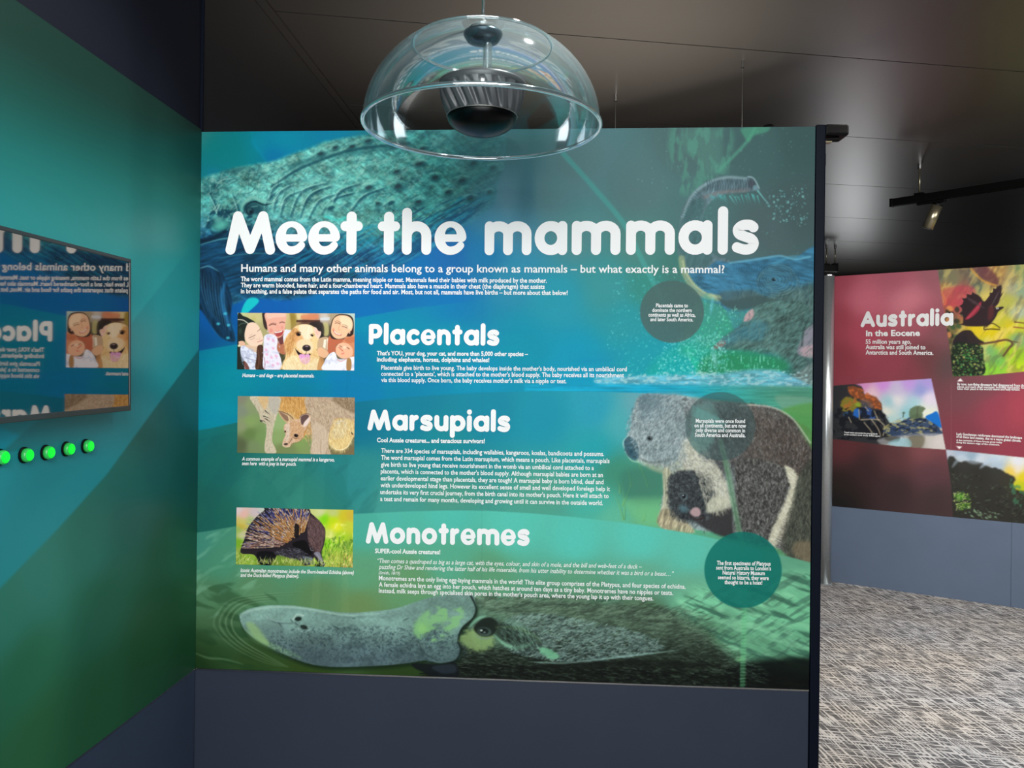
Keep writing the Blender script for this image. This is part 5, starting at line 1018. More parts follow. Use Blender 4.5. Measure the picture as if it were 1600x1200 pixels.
# rounded display letters, drawn as round-ended strokes; x-height 52, cap 67, ascender 72
R = 7.7
def arc(cx, cy, rx, ry, a0, a1, n=14):
    return [(cx + rx * math.cos(math.radians(a0 + (a1 - a0) * i / n)), cy + ry * math.sin(math.radians(a0 + (a1 - a0) * i / n))) for i in range(n + 1)]
def glyph(ch):
    r = R; X = 52
    if ch == 'M': w = 77; return w, [[(r, r), (19, 60), (38, r + 1), (58, 60), (w - r, r)]]
    if ch == 'e':
        w = 50; P = []
        for i in range(31):
            a = math.radians(4 + (326 - 4) * i / 30); c_, s_ = math.cos(a), math.sin(a)
            q = (7.4 * max(c_, 0) ** 2 if s_ > 0 else 5.4 * max(c_, 0) ** 2) + (4.7 if s_ > 0 else 6.4) * s_ * s_ + 8.1 * max(-c_, 0) ** 2
            P.append((w / 2 + (w / 2 - q) * c_, X / 2 + (X / 2 - q) * s_, q))
        return w, [[(r + 1, 26, 5.8), (w - 6.5, 26, 5.8)], P]
    if ch == 't': w = 34; return w, [[(17, r), (17, 59)], [(r, 44), (w - r, 44)]]
    if ch == 'h': w = 46; return w, [[(r, r), (r, 65)], [(r, 28)] + arc(w / 2, X / 2 + 3, w / 2 - r, X / 2 - r - 3, 170, 0, 10) + [(w - r, r)]]
    if ch == 'n': w = 46; return w, [[(r, r), (r, X - r)], [(r, 28)] + arc(w / 2, X / 2 + 3, w / 2 - r, X / 2 - r - 3, 170, 0, 10) + [(w - r, r)]]
    if ch == 'u': w = 46; return w, [[(w - r, r), (w - r, X - r)], [(r, X - r), (r, 24)] + arc(w / 2, X / 2 - 3, w / 2 - r, X / 2 - r - 3, 180, 350, 10)]
    if ch == 'm': w = 75; k = (w / 2 - r) / 2; return w, [[(r, r), (r, X - r)], [(r, 30)] + arc(r + k, X / 2 + 6, k, X / 2 - r - 6, 170, 0, 10) + [(w / 2, r)], [(w / 2, 30)] + arc(w / 2 + k, X / 2 + 6, k, X / 2 - r - 6, 170, 0, 10) + [(w - r, r)]]
    if ch == 'a': w = 51; return w, [arc(w / 2 - .5, X / 2, w / 2 - r, X / 2 - r, 0, 360, 26), [(w - r, r), (w - r, X - r)]]
    if ch == 'l': w = 16; return w, [[(r, r), (r, 65)]]
    if ch == 'i': w = 16; return w, [[(r, r), (r, X - r)], [(r, 63), (r, 63.5)]]
    if ch == 's': w = 41; return w, [[(w - r - 1, 41), (27, 44.4), (16, 44), (9, 38), (11, 31), (20, 27), (29, 23.5), (33, 17), (29, 9.5), (19, r), (r, 11)]]
    if ch == 'P': w = 46; return w, [[(r, r), (r, 60), (24, 60)] + arc(24, 44, 14, 16, 90, -90, 10) + [(r, 28)]]
    if ch == 'c': w = 43; return w, [arc(w / 2 + 3, X / 2, w / 2 - r + 3, X / 2 - r, 48, 312, 20)]
    if ch == 'r': w = 30; return w, [[(r, r), (r, X - r)], [(r, 30), (12, 39), (w - r, 44)]]
    if ch == 'p': w = 50; return w, [[(r, -13), (r, X - r)], arc(w / 2 + .5, X / 2, w / 2 - r, X / 2 - r, 0, 360, 26)]
    if ch == 'o': w = 52; return w, [arc(w / 2, X / 2, w / 2 - r, X / 2 - r, 0, 360, 26)]
    if ch == 'A': w = 64; return w, [[(r, r), (w / 2, 60), (w - r, r)], [(16, 23), (w - 16, 23)]]
    return 30, []
def heading(name, pl, word, x0, y0, x1, y1, asc, parent, spans=None, off=.0012, gap=6, rs=1.0):
    """display lettering between two photograph pixels; asc = height in pixels of an ascender"""
    W = []; x = 0
    for ch in word:
        w, st = glyph(ch); W.append((ch, x, w, st)); x += w + gap
    tot = x - gap; s0, z0 = pl.hit(x0, y0); s1, z1 = pl.hit(x1, y1); _, zc = pl.hit(x0, y0 - asc); kz = (zc - z0) / 72.5
    V = []; Fc = []; q = 0
    def put(gx, gy, lay): 
        t = gx; return pl.at(s0 + (s1 - s0) * t, z0 + (z1 - z0) * t + gy * kz, off + lay)
    for i, (ch, gx, w, st) in enumerate(W):
        if spans: a, b = spans[i]; fa = lambda X: (a + (b - a) * X / w - x0) / (x1 - x0); ks = (b - a) / w / (x1 - x0)
        else: fa = lambda X: (gx + X) / tot; ks = 1 / tot
        wx = 1.0
        for pts in st:
            q += 1; lay = q * .00005
            RR = [p[2] if len(p) > 2 else R for p in pts]; pts = [p[:2] for p in pts]
            if len(pts) > 4 and ch in 's': pts = [tuple(p) for p in spline(pts, False, 5)]
            P = np.array(pts, float); keep = np.concatenate([[True], np.hypot(*(P[1:] - P[:-1]).T) > 1e-6])
            RR = np.array(RR if len(RR) == len(P) else [R] * len(P))[keep]; P = P[keep]; n = len(P); closed = ch in 'aop' and n > 20
            D = P[1:] - P[:-1]; D /= np.hypot(D[:, 0], D[:, 1])[:, None]; N = np.stack([-D[:, 1], D[:, 0]], 1)
            sharp = [j for j in range(1, n - 1) if D[j - 1].dot(D[j]) < .8]
            def off_at(j, seg):
                nb = N[seg]
                if closed and j in (0, n - 1): nb = N[0] + N[-1]
                elif 0 < j < n - 1 and j not in sharp: nb = N[j - 1] + N[j]
                nb = nb / np.hypot(*nb); return nb / max(.5, float(nb.dot(N[seg])))
            for k in range(n - 1):
                na, nb = off_at(k, k), off_at(k + 1, k); b0 = len(V)
                for (X, Y), nn, sg, r_ in ((P[k], na, 1, RR[k]), (P[k], na, -1, RR[k]), (P[k + 1], nb, -1, RR[k + 1]), (P[k + 1], nb, 1, RR[k + 1])): V.append(put(fa(X + sg * nn[0] * r_ * rs * wx), Y + sg * nn[1] * r_ * rs, lay))
                if k + 1 in sharp: lay += .00003
                Fc.append((b0, b0 + 1, b0 + 2, b0 + 3))
            for k in ([] if closed else [0, n - 1]) + sharp:
                X, Y = P[k]; b0 = len(V); lay += .00003; V.append(put(fa(X), Y, lay)); m_ = 24
                for j in range(m_):
                    a_ = 2 * math.pi * j / m_; V.append(put(fa(X + RR[k] * rs * wx * math.cos(a_)), Y + RR[k] * rs * math.sin(a_), lay))
                for j in range(m_): Fc.append((b0, b0 + 1 + j, b0 + 1 + (j + 1) % m_))
    return obj(name, (V, Fc), M_ink, parent)
# ---------------------------------------------------------------- the mammals print
panel = thing('exhibit_panel', MAIN.at(0, 0), 'large teal exhibit panel reading Meet the mammals, with whale, elephant, koala and platypus', 'panel')
S = np.linspace(0.001, s_end, 905); Zs = np.linspace(Z0, Z1, 815)
cv = paint_mammals(); adopt(sheet('printed_sheet', MAIN, S, Zs, from_canvas(cv), .0, M_print), panel)
bm = bmesh.new(); slab(bm, MAIN, .001, s_end, Z0, Z1, -.0036, -.0002); adopt(obj('backing_board', bm, M_navy_post), panel)
def inset(fn, corners, label):
    cv = fn(); (ax, ay), (bx, by), (cx, cy), (dx, dy) = corners      # tl, tr, br, bl in photograph pixels
    T = [MAIN.hit(*c) for c in corners]; nu, nv = 330, 165
    sa = (T[0][0] + T[3][0]) / 2; sb = (T[1][0] + T[2][0]) / 2; za = (T[3][1] + T[2][1]) / 2; zb = (T[0][1] + T[1][1]) / 2
    x0, y0, w, h = cv.x0, cv.y0, cv.W * cv.res, cv.H * cv.res
    def colour(P, s, z): return cv.sample(x0 + (s - sa) / (sb - sa) * w, y0 + (zb - z) / (zb - za) * h)
    o = sheet('printed_photograph', MAIN, np.linspace(sa, sb, nu), np.linspace(za, zb, nv), colour, .0008, M_print)
    o['label'] = label; return adopt(o, panel)
inset(paint_family, ((371, 488.5), (554, 490), (554, 579), (371, 577)), 'printed photograph of a laughing family round a golden dog')
inset(paint_kangaroo, ((371.5, 619), (554, 621), (554, 710), (371, 708)), 'printed photograph of a joey looking out of a kangaroo pouch')
inset(paint_echidna, ((369.5, 793.5), (552, 796), (551.5, 885.5), (369, 883)), 'printed photograph of a spiny echidna in green grass')
def H(*a, **k): return adopt(heading('title_lettering', *a, **k), panel)
_hl = bpy.data.objects.new('dummy', None)
def HH(word, x0, y0, x1, y1, asc, spans=None, rs=1.0): return adopt(heading('title_lettering', MAIN, word, x0, y0, x1, y1, asc, None, spans, rs=rs), panel)
HH('Meet', 352.5, 398, 566, 398, 72.5, [(352.5, 430.5), (431, 480.5), (482, 531.5), (532, 566.5)])
HH('the', 590, 398, 728, 398.5, 73, [(590, 625), (628, 674), (679, 728.5)])
HH('mammals', 757, 399, 1185, 398, 74, [(757, 831.5), (837, 888), (895, 971.5), (980, 1056), (1062, 1114), (1122, 1138.5), (1144, 1185.5)])
HH('Placentals', 576.5, 538.3, 780, 540.3, 34.2, rs=1.07); HH('Marsupials', 574.6, 672.3, 797, 675, 34.6, rs=1.07); HH('Monotremes', 572, 849, 827.3, 852.8, 35.5, rs=1.08)
def T(name, lines, bold=.022): return adopt(write(name, MAIN, lines, None, bold=bold), panel)
T('subtitle_text', [('Humans and many other animals belong to a group known as mammals – but what exactly is a mammal?', 377, 424.6, 1132, 426.6, 12.4, 0)], .0141)
T('body_text', [('The word mammal comes from the Latin mamma, meaning nipple or teat. Mammals feed their babies with milk produced by the mother.', 376.5, 439.2, 854.5, 441.8, 7.4, 0),
  ('They are warm blooded, have hair, and a four-chambered heart. Mammals also have a muscle in their chest (the diaphragm) that assists', 376.5, 448.9, 851, 451.4, 7.4, 0),
  ('in breathing, and a false palate that separates the paths for food and air. Most, but not all, mammals have live births – but more about that below!', 376.5, 458.3, 887, 461, 7.4, 0)], .0221)
T('body_text', [("That's YOU, your dog, your cat, and more than 5,000 other species –", 589, 555, 825, 556.3, 7.0, 0), ('including elephants, horses, dolphins and whales!', 589, 564.6, 764.5, 565.8, 7.0, 0)], .0281)
T('body_text', [("Placentals give birth to live young. The baby develops inside the mother's body, nourished via an umbilical cord", 595.7, 577.6, 979.3, 580.2, 7.2, 0),
  ("connected to a ‘placenta’, which is attached to the mother's blood supply. The baby receives all its nourishment", 595.7, 587.2, 975, 589.7, 7.2, 0), ("via this blood supply. Once born, the baby receives mother's milk via a nipple or teat.", 595.7, 596.8, 885, 598.8, 7.2, 0)], .0161)
T('body_text', [('Cool Aussie creatures... and tenacious survivors!', 589, 690.8, 757.6, 692.6, 7.2, 0)], .0281)
ms = ['There are 334 species of marsupials, including wallabies, kangaroos, koalas, bandicoots and possums.', 'The word marsupial comes from the Latin marsupium, which means a pouch. Like placentals, marsupials', 'give birth to live young that receive nourishment in the womb via an umbilical cord attached to a',
      "placenta, which is connected to the mother's blood supply. Although marsupial babies are born at an", 'earlier developmental stage than placentals, they are tough! A marsupial baby is born blind, deaf and', 'with underdeveloped hind legs. However its excellent sense of smell and well developed forelegs help it',
      "undertake its very first crucial journey, from the birth canal into its mother's pouch. Here it will attach to", 'a teat and remain for many months, developing and growing until it can survive in the outside world.']
xr = [943.9, 952.4, 928, 942, 943, 953, 951, 942]
T('body_text', [(t, 595.6 - .2 * i, 707.4 + 10.75 * i, xr[i], 712.6 + 10.95 * i, 7.4, 0) for i, t in enumerate(ms)], .0161)
T('body_text', [('SUPER-cool Aussie creatures!', 586, 864, 688, 866, 7.3, 0)], .0281)
T('body_text', [('“Then comes a quadruped as big as a large cat, with the eyes, colour, and skin of a mole, and the bill and web-feet of a duck –', 589.7, 879.3, 1002.8, 888.6, 7.4, .25),
  ('puzzling Dr Shaw and rendering the latter half of his life miserable, from his utter inability to determine whether it was a bird or a beast…”', 592, 888.8, 1052.8, 900, 7.4, .25), ('(Smith, 1819)', 592, 897, 625, 898, 5, .2)], .004)
T('body_text', [('Monotremes are the only living egg-laying mammals in the world! This elite group comprises of the Platypus, and four species of echidna.', 592, 906.4, 1071.3, 920, 7.5, 0),
  ('A female echidna lays an egg into her pouch, which hatches at around ten days as a tiny baby. Monotremes have no nipples or teats.', 592, 916.5, 1051.7, 929.6, 7.5, 0), ("Instead, milk seeps through specialised skin pores in the mother's pouch area, where the young lap it up with their tongues.", 592, 926, 1020.7, 938.2, 7.5, 0)], .0141)
T('caption_text', [('Humans – and dogs – are placental mammals.', 378.7, 589, 491, 589.8, 6, .22)], .0221)
T('caption_text', [('A common example of a marsupial mammal is a kangaroo,', 378, 719.5, 522.7, 721, 6, .22), ('seen here  with a joey in her pouch.', 378, 726.6, 463, 727.6, 6, .22)], .0221)
T('caption_text', [('Iconic Australian monotremes include the Short-beaked Echidna (above)', 376, 893.6, 553, 897.4, 6, .22), ('and the Duck-billed Platypus (below).', 376, 901, 467, 902.6, 6, .22)], .0221)
T('note_text', [('Placentals came to', 1024.8, 480, 1075, 480.3, 6.2, 0), ('dominate the northern', 1019, 487.3, 1080.7, 487.7, 6.2, 0), ('continents as well as Africa,', 1013, 494.6, 1086.7, 495, 6.2, 0), ('and later South America.', 1016, 501.8, 1083, 502.2, 6.2, 0)], .0221)
T('note_text', [('Marsupials were once found', 1087, 660.4, 1164, 660.9, 6.4, 0), ('on all continents, but are now', 1085, 667.6, 1165.5, 668.2, 6.4, 0), ('only diverse and common in', 1087, 674.8, 1164, 675.6, 6.4, 0), ('South America and Australia.', 1085.7, 682.3, 1164.7, 683.1, 6.4, 0)], .0221)
T('note_text', [('The first specimens of Platypus', 1120, 882.4, 1204, 883.8, 6.6, 0), ('sent from Australia to London’s', 1118.8, 889.8, 1204.5, 891.2, 6.6, 0), ('Natural History Museum', 1129, 897.4, 1195, 898.6, 6.6, 0), ('seemed so bizarre, they were', 1121.7, 904.8, 1201, 906.2, 6.6, 0), ('thought to be a hoax!', 1132, 912.4, 1191, 913.4, 6.6, 0)], .0221)
# ---------------------------------------------------------------- the print on the left wall
def sz(x, y): s, z = LEFT.hit(x, y); return s * 100, z * 100
def paint_left():
    c = Cv(0, 55, 420, 190, .5)
    top = lambda l: [sz(x, y) + (k,) for x, y, k in l]
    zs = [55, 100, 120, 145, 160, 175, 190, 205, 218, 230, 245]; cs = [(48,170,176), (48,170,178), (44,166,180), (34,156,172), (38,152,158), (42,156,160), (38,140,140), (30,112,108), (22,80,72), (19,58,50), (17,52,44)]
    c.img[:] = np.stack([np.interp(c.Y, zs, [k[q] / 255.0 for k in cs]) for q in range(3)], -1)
    # band edge 1: darker wedge near the corner
    P = [sz(*q) for q in ((313, 366), (207, 502), (110, 610), (30, 682), (0, 708))]
    d0 = P[-1]; d1 = P[-2]; ext = (d0[0] + (d0[0] - d1[0]) * 6, d0[1] + (d0[1] - d1[1]) * 6)
    c.poly([(-5, P[0][1])] + P + [ext, (ext[0], 40), (-5, 40)], (24,112,118), .30, .5, False)
    c.poly([(ext[0], ext[1]), ] + P[::-1] + [(P[0][0], P[0][1] + 20), (420, 240)], (0,150,176), .0, .5, False)
    a, b = sz(30, 680), sz(0, 708); c.poly([a, b, (b[0] + 30, b[1] - 14), (420, 100), (420, 150), (a[0] + 20, a[1] + 6)], (0,178,208), .85, .6, False)
    Q = [sz(*q) for q in ((313, 542), (240, 640), (167, 740), (90, 826), (0, 918))]
    e = (Q[-1][0] + (Q[-1][0] - Q[-2][0]) * 6, Q[-1][1] + (Q[-1][1] - Q[-2][1]) * 6)
    sl, m = c.mask([(-5, Q[0][1])] + Q + [e, (420, 40), (-5, 40)], .5, False)
    c.rbf(top([(290, 600, (30,92,94)), (250, 700, (32,98,98)), (290, 750, (26,90,86)), (200, 780, (40,112,106)), (150, 850, (44,118,108)), (60, 900, (56,134,122)), (10, 960, (52,130,112)), (280, 850, (32,92,72)), (150, 950, (38,106,84)), (40, 1050, (44,112,82)), (280, 950, (32,86,58)), (230, 1020, (34,88,56)), (290, 1020, (30,80,52)), (150, 1100, (38,96,62)), (60, 1150, (44,102,66))]), m, sl, 14)
    return c
lp = thing('exhibit_panel', LEFT.at(.2, 0), 'teal and green banded wall panel behind the screen and the green buttons', 'panel')
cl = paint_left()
Sl = np.concatenate([np.linspace(.002, 1.15, 200), np.linspace(1.17, 4.2, 110)])
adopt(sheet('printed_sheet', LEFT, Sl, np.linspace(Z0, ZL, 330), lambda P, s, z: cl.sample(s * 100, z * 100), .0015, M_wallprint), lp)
bm = bmesh.new(); slab(bm, LEFT, .002, 4.2, Z0, ZL, -.0036, .0012); adopt(obj('backing_board', bm, M_navy_post), lp)
# ---------------------------------------------------------------- the Eocene print
ep = thing('exhibit_panel', EO.at(0, 0), 'maroon exhibit panel reading Australia in the Eocene, on the far wall', 'panel')
ce = paint_eocene()
adopt(sheet('printed_sheet', EO, np.linspace(.002, 3.4, 640), np.linspace(.604, 2.44, 420), from_canvas(ce), .0, M_print), ep)
bm = bmesh.new(); slab(bm, EO, .002, 3.4, .604, 2.44, -.0036, -.0004); adopt(obj('backing_board', bm, M_navy_post), ep)
def E(name, lines, bold=.024): return adopt(write(name, EO, lines, None, off=.002, bold=bold), ep)
adopt(heading('title_lettering', EO, 'Australia', 1345, 511.3, 1489.4, 508.8, 26.2, None, off=.0022, rs=1.07), ep)
E('subtitle_text', [('in the Eocene', 1353, 525, 1437.6, 524.6, 9.4, 0)], .035)
E('body_text', [('55 million years ago,', 1352.6, 537, 1423.7, 537.2, 7, 0), ('Australia was still joined to', 1352.6, 545.4, 1446, 545.9, 7, 0), ('Antarctica and South America.', 1352.6, 553.8, 1458.6, 554.6, 7, 0)], .02)
E('caption_text', [('By now, non-flying dinosaurs had disappeared from the', 1496, 602, 1602, 604.4, 4.2, 0), ('planet, and many small mammals, including marsupials, had', 1495.6, 605.5, 1602, 607.4, 3, 0), ('taken their place in the world’s warm and leafy forests.', 1495.6, 608.8, 1594, 610.4, 3, 0)])
E('caption_text', [('Lush Gondwanan rainforests dominated the landscape', 1494.5, 679.6, 1597, 685.8, 3.9, 0), ('of all these land masses, due to a warm global climate.', 1494.3, 683.8, 1595.5, 690.6, 3.9, 0), ('A few remnants of these forests grow today', 1494.3, 688.8, 1566, 692.6, 2.8, 0), ('along the eastern edge of the continent.', 1494.3, 692.2, 1562, 696.4, 2.8, 0)])
E('caption_text', [('Coastal waters surrounded the growing islands', 1319, 676.4, 1371, 679.2, 2.6, 0), ('as the southern lands slowly drifted apart.', 1319, 679.8, 1375, 682.6, 2.6, 0)])
# ---------------------------------------------------------------- steel post at the end of the far wall
cpt = at_depth(1291.5, 610, 6.52); post = thing('steel_post', (cpt.x, cpt.y, 0), 'round brushed steel post at the near end of the maroon far wall', 'post')
bm = bmesh.new(); lathe(bm, [(.05, 0.004), (.05, 2.43)], 40, (cpt.x, cpt.y, 0), cap=True); adopt(obj('tube', bm, M_steel, smooth=False), post)
for p_ in bpy.data.objects['tube'].data.polygons: p_.use_smooth = len(p_.vertices) == 4
bm = bmesh.new(); lathe(bm, [(.058, 0), (.058, .006), (.050, .010)], 32, (cpt.x, cpt.y, 0), cap=True); adopt(obj('floor_flange', bm, M_steel), post)
bm = bmesh.new(); lathe(bm, [(.051, 2.43), (.051, 2.436)], 32, (cpt.x, cpt.y, 0), cap=True); adopt(obj('cap', bm, M_chrome), post)
# ---------------------------------------------------------------- television on the left wall
D_TV = .078
TVV = Vector((0.045, 1, 0)).normalized(); y0_ = 2.2; x0_ = LEFT.A.x - LV.x / LV.y * (LEFT.A.y - y0_) + .052
tvp = Plane((x0_, y0_), (x0_ - TVV.x, y0_ - TVV.y)); tvp.n = Vector((TVV.y, -TVV.x, 0))
sA, zA = tvp.hit(203.5, 405); sB, zB = tvp.hit(203.5, 641.5)
hgt = zA - zB; sA = (sA + sB) / 2; wid = hgt * 16 / 9 + .01; tilt = math.radians(1.15)
TVC = tvp.at(sA, (zA + zB) / 2)
ex = -TVV * math.cos(tilt) + Vector((0, 0, -math.sin(tilt))); ez = Vector((0, 0, 1)) * math.cos(tilt) - TVV * math.sin(tilt); en = tvp.n
TM = Matrix((ex.to_4d(), en.to_4d(), ez.to_4d(), (0, 0, 0, 1))).transposed(); 
for r_ in range(3): TM[r_][3] = TVC[r_]
TM[3] = (0, 0, 0, 1)
tv = thing('television', TVC, 'switched-off flat television on the teal left wall, mirroring the mammals panel', 'television')
h2 = hgt / 2; fr = .009
def tbox(name, lo, hi, m, bevel=0):
    bm = bmesh.new(); box(bm, lo, hi, TM); return adopt(obj(name, bm, m, bevel=bevel), tv)
tbox('casing', (.004, -.036, -h2 + .004), (wid - .004, -.006, h2 - .004), M_tvframe, .003)
tbox('bezel', (0, -.01, h2 - fr), (wid, .003, h2), M_tvframe, .0015); tbox('bezel', (0, -.01, -h2), (wid, .003, -h2 + fr * 1.5), M_tvframe, .0015)
tbox('bezel', (0, -.01, -h2 + fr * 1.5), (fr * .8, .003, h2 - fr), M_tvframe, .0015); tbox('bezel', (wid - fr * .8, -.01, -h2 + fr * 1.5), (wid, .003, h2 - fr), M_tvframe, .0015)
tbox('screen', (fr * .8, -.006, -h2 + fr * 1.5), (wid - fr * .8, .0005, h2 - fr), M_screen)
tbox('wall_bracket', (.12, -.046, -.10), (wid - .12, -.030, .10), M_black)
# ---------------------------------------------------------------- lit push buttons
M_glow = mat('lit_green_button_cap', (10, 220, 60), .3, emit=(0, 255, 40), estr=.72)
M_glow2 = mat('green_button_collar', (60, 190, 90), .25, spec=.7, emit=(10, 200, 70), estr=.12)
bpos = [(-1, 713.5), (37.5, 710), (71.5, 706), (103.5, 700.5), (134, 696)]
names = ['lit green push button nearest the left edge of the photograph, partly cut off', 'lit green push button, second from the left in the row of five', 'lit green push button, the middle one of the row of five', 'lit green push button, second from the right in the row of five', 'lit green push button at the right end, nearest the corner']
proto = None
for (bx, by), lb in zip(bpos, names):
    s_, z_ = LEFT.hit(bx - 2, by + 1); P = LEFT.at(s_, z_, .0015)
    Q = LEFT.n.to_track_quat('Z', 'Y')
    if proto is None:
        proto = tag(link(bpy.data.objects.new('push_button', None)), lb, 'button', 'row of lit green buttons under the television')
        proto.empty_display_size = .03
        bm = bmesh.new(); lathe(bm, [(.0185, 0), (.0185, .003), (.0165, .0045), (.0150, .0045)], 32, cap=True); obj('mounting_ring', bm, M_black, proto)
        bm = bmesh.new(); lathe(bm, [(.0152, .004), (.0158, .010), (.0150, .0145), (.0128, .0155)], 32, cap=True); obj('collar', bm, M_glow2, proto, smooth=True)
        bm = bmesh.new(); lathe(bm, [(.0126, .0150), (.0122, .0172), (.0105, .0182), (.0100, .0176)], 32, cap=True); obj('lit_cap', bm, M_glow, proto)
        t = proto
    else:
        t = proto.copy(); link(t); t['label'] = lb
        for ch in proto.children: c_ = ch.copy(); link(c_); c_.parent = t
    t.location = P; t.rotation_mode = 'QUATERNION'; t.rotation_quaternion = Q
# ---------------------------------------------------------------- clear dome speaker
DY = 2.105; dc = at_depth(753.2, 188, DY); cx, cy, zr = dc.x, DY, EYE + .656; RD = .300; HD = .251
dome = thing('dome_speaker', (cx, cy, zr), 'clear acrylic dome speaker hanging in front of the mammals panel', 'speaker')
def prof(r0, h0, n=26, a1=math.radians(86)):
    return [(r0 * math.cos(a1 * i / n), h0 * math.sin(a1 * i / n)) for i in range(n + 1)]
bm = bmesh.new(); lathe(bm, prof(RD, HD), 96, (cx, cy, zr)); adopt(obj('dome_shell', bm, M_dome, smooth=True, bevel=-1), dome)
bm = bmesh.new()
for i in range(96):
    pass
def torus(bm, R_, r_, c, n=96, m=10, fz=1.0):
    g = [[bm.verts.new((c[0] + (R_ + r_ * math.cos(2 * math.pi * j / m)) * math.cos(2 * math.pi * i / n), c[1] + (R_ + r_ * math.cos(2 * math.pi * j / m)) * math.sin(2 * math.pi * i / n), c[2] + fz * r_ * math.sin(2 * math.pi * j / m))) for j in range(m)] for i in range(n)]
    for i in range(n):
        for j in range(m): bm.faces.new((g[i][j], g[(i + 1) % n][j], g[(i + 1) % n][(j + 1) % m], g[i][(j + 1) % m]))
torus(bm, RD, .0058, (cx, cy, zr)); adopt(obj('dome_rim', bm, M_rim, smooth=True), dome)
bm = bmesh.new(); hr = .176; torus(bm, hr, .0022, (cx, cy, zr + HD * math.sqrt(1 - (hr / RD) ** 2)), 80, 8); adopt(obj('dome_ridge', bm, M_rim, smooth=True), dome)
bm = bmesh.new(); torus(bm, hr * .992, .0016, (cx, cy, zr + HD * math.sqrt(1 - (hr / RD) ** 2) - .004), 80, 8); adopt(obj('dome_ridge', bm, M_rim, smooth=True), dome)
zt = zr + HD
bm = bmesh.new(); lathe(bm, [(.034, zt - .006), (.034, zt + .002), (.028, zt + .006), (.012, zt + .008), (.010, zt + .018)], 40, (cx, cy, 0), cap=True); adopt(obj('top_cap', bm, M_chrome, smooth=False), dome)
bm = bmesh.new(); lathe(bm, [(.018, zt - .040), (.040, zt - .034), (.050, zt - .020), (.050, zt - .014), (.030, zt - .008)], 48, (cx, cy, 0), cap=True); adopt(obj('inner_plate', bm, mat('smoky_blue_steel_plate', (96, 112, 122), .25, .85), smooth=True), dome)
zd = EYE + .763
bm = bmesh.new(); lathe(bm, [(.0115, zd), (.0115, zt - .03)], 32, (cx + .012, cy, 0)); adopt(obj('stem', bm, M_stem, smooth=True), dome)
RB = .111
bm = bmesh.new(); lathe(bm, [(0.02, zd + .001), (RB - .006, zd + .003), (RB, zd), (RB + .001, zd - .006), (RB - .002, zd - .014)], 72, (cx, cy, 0), cap=False); adopt(obj('speaker_lip', bm, M_grey, smooth=True), dome)
# fluted band with slanting grooves
bm = bmesh.new(); NF = 20; n_ = 264; m_ = 18; g = []
for j in range(m_ + 1):
    t = j / m_; zz = zd - .013 - t * .070; rb = RB - .002 - .0205 * t ** 1.8
    row = []
    for i in range(n_):
        a = 2 * math.pi * i / n_; ph = (a * NF - t * 5.2) % (2 * math.pi); w_ = math.sin(math.pi * min(1, max(0, (t - .02) / .96))) ** .5
        k_ = max(0, math.cos(ph)) ** .7
        row.append(bm.verts.new((cx + (rb -   .010 * k_ * w_) * math.cos(a), cy + (rb -   .010 * k_ * w_) * math.sin(a), zz)))
    g.append(row)
for j in range(m_):
    for i in range(n_): bm.faces.new((g[j][i], g[j][(i + 1) % n_], g[j + 1][(i + 1) % n_], g[j + 1][i]))
adopt(obj('fluted_band', bm, M_grey, smooth=True), dome)
zb_ = zd - .083; rb = RB - .0225
bm = bmesh.new(); torus(bm, rb + .001, .0012, (cx, cy, zb_), 72, 6); adopt(obj('bowl_seam', bm, M_cable, smooth=True), dome)
bm = bmesh.new(); pr = [(rb * math.cos(math.radians(a)), zb_ - .048 * math.sin(math.radians(a))) for a in range(0, 90, 5)] + [(.002, zb_ - .048)]
lathe(bm, pr, 72, (cx, cy, 0), cap=True); adopt(obj('speaker_bowl', bm, M_blackgloss, smooth=True), dome)
# maker's sticker-like plate near the rim on the right
bm = bmesh.new(); tube(bm, (cx, cy, zt + .012), (cx + .004, cy, CEIL - .012), .0042, 12); adopt(obj('cable', bm, M_chrome, smooth=True), dome)
bm = bmesh.new(); lathe(bm, [(.03, CEIL - .012), (.03, CEIL - .001)], 32, (cx + .004, cy, 0), cap=True); adopt(obj('ceiling_rose', bm, M_black), dome)
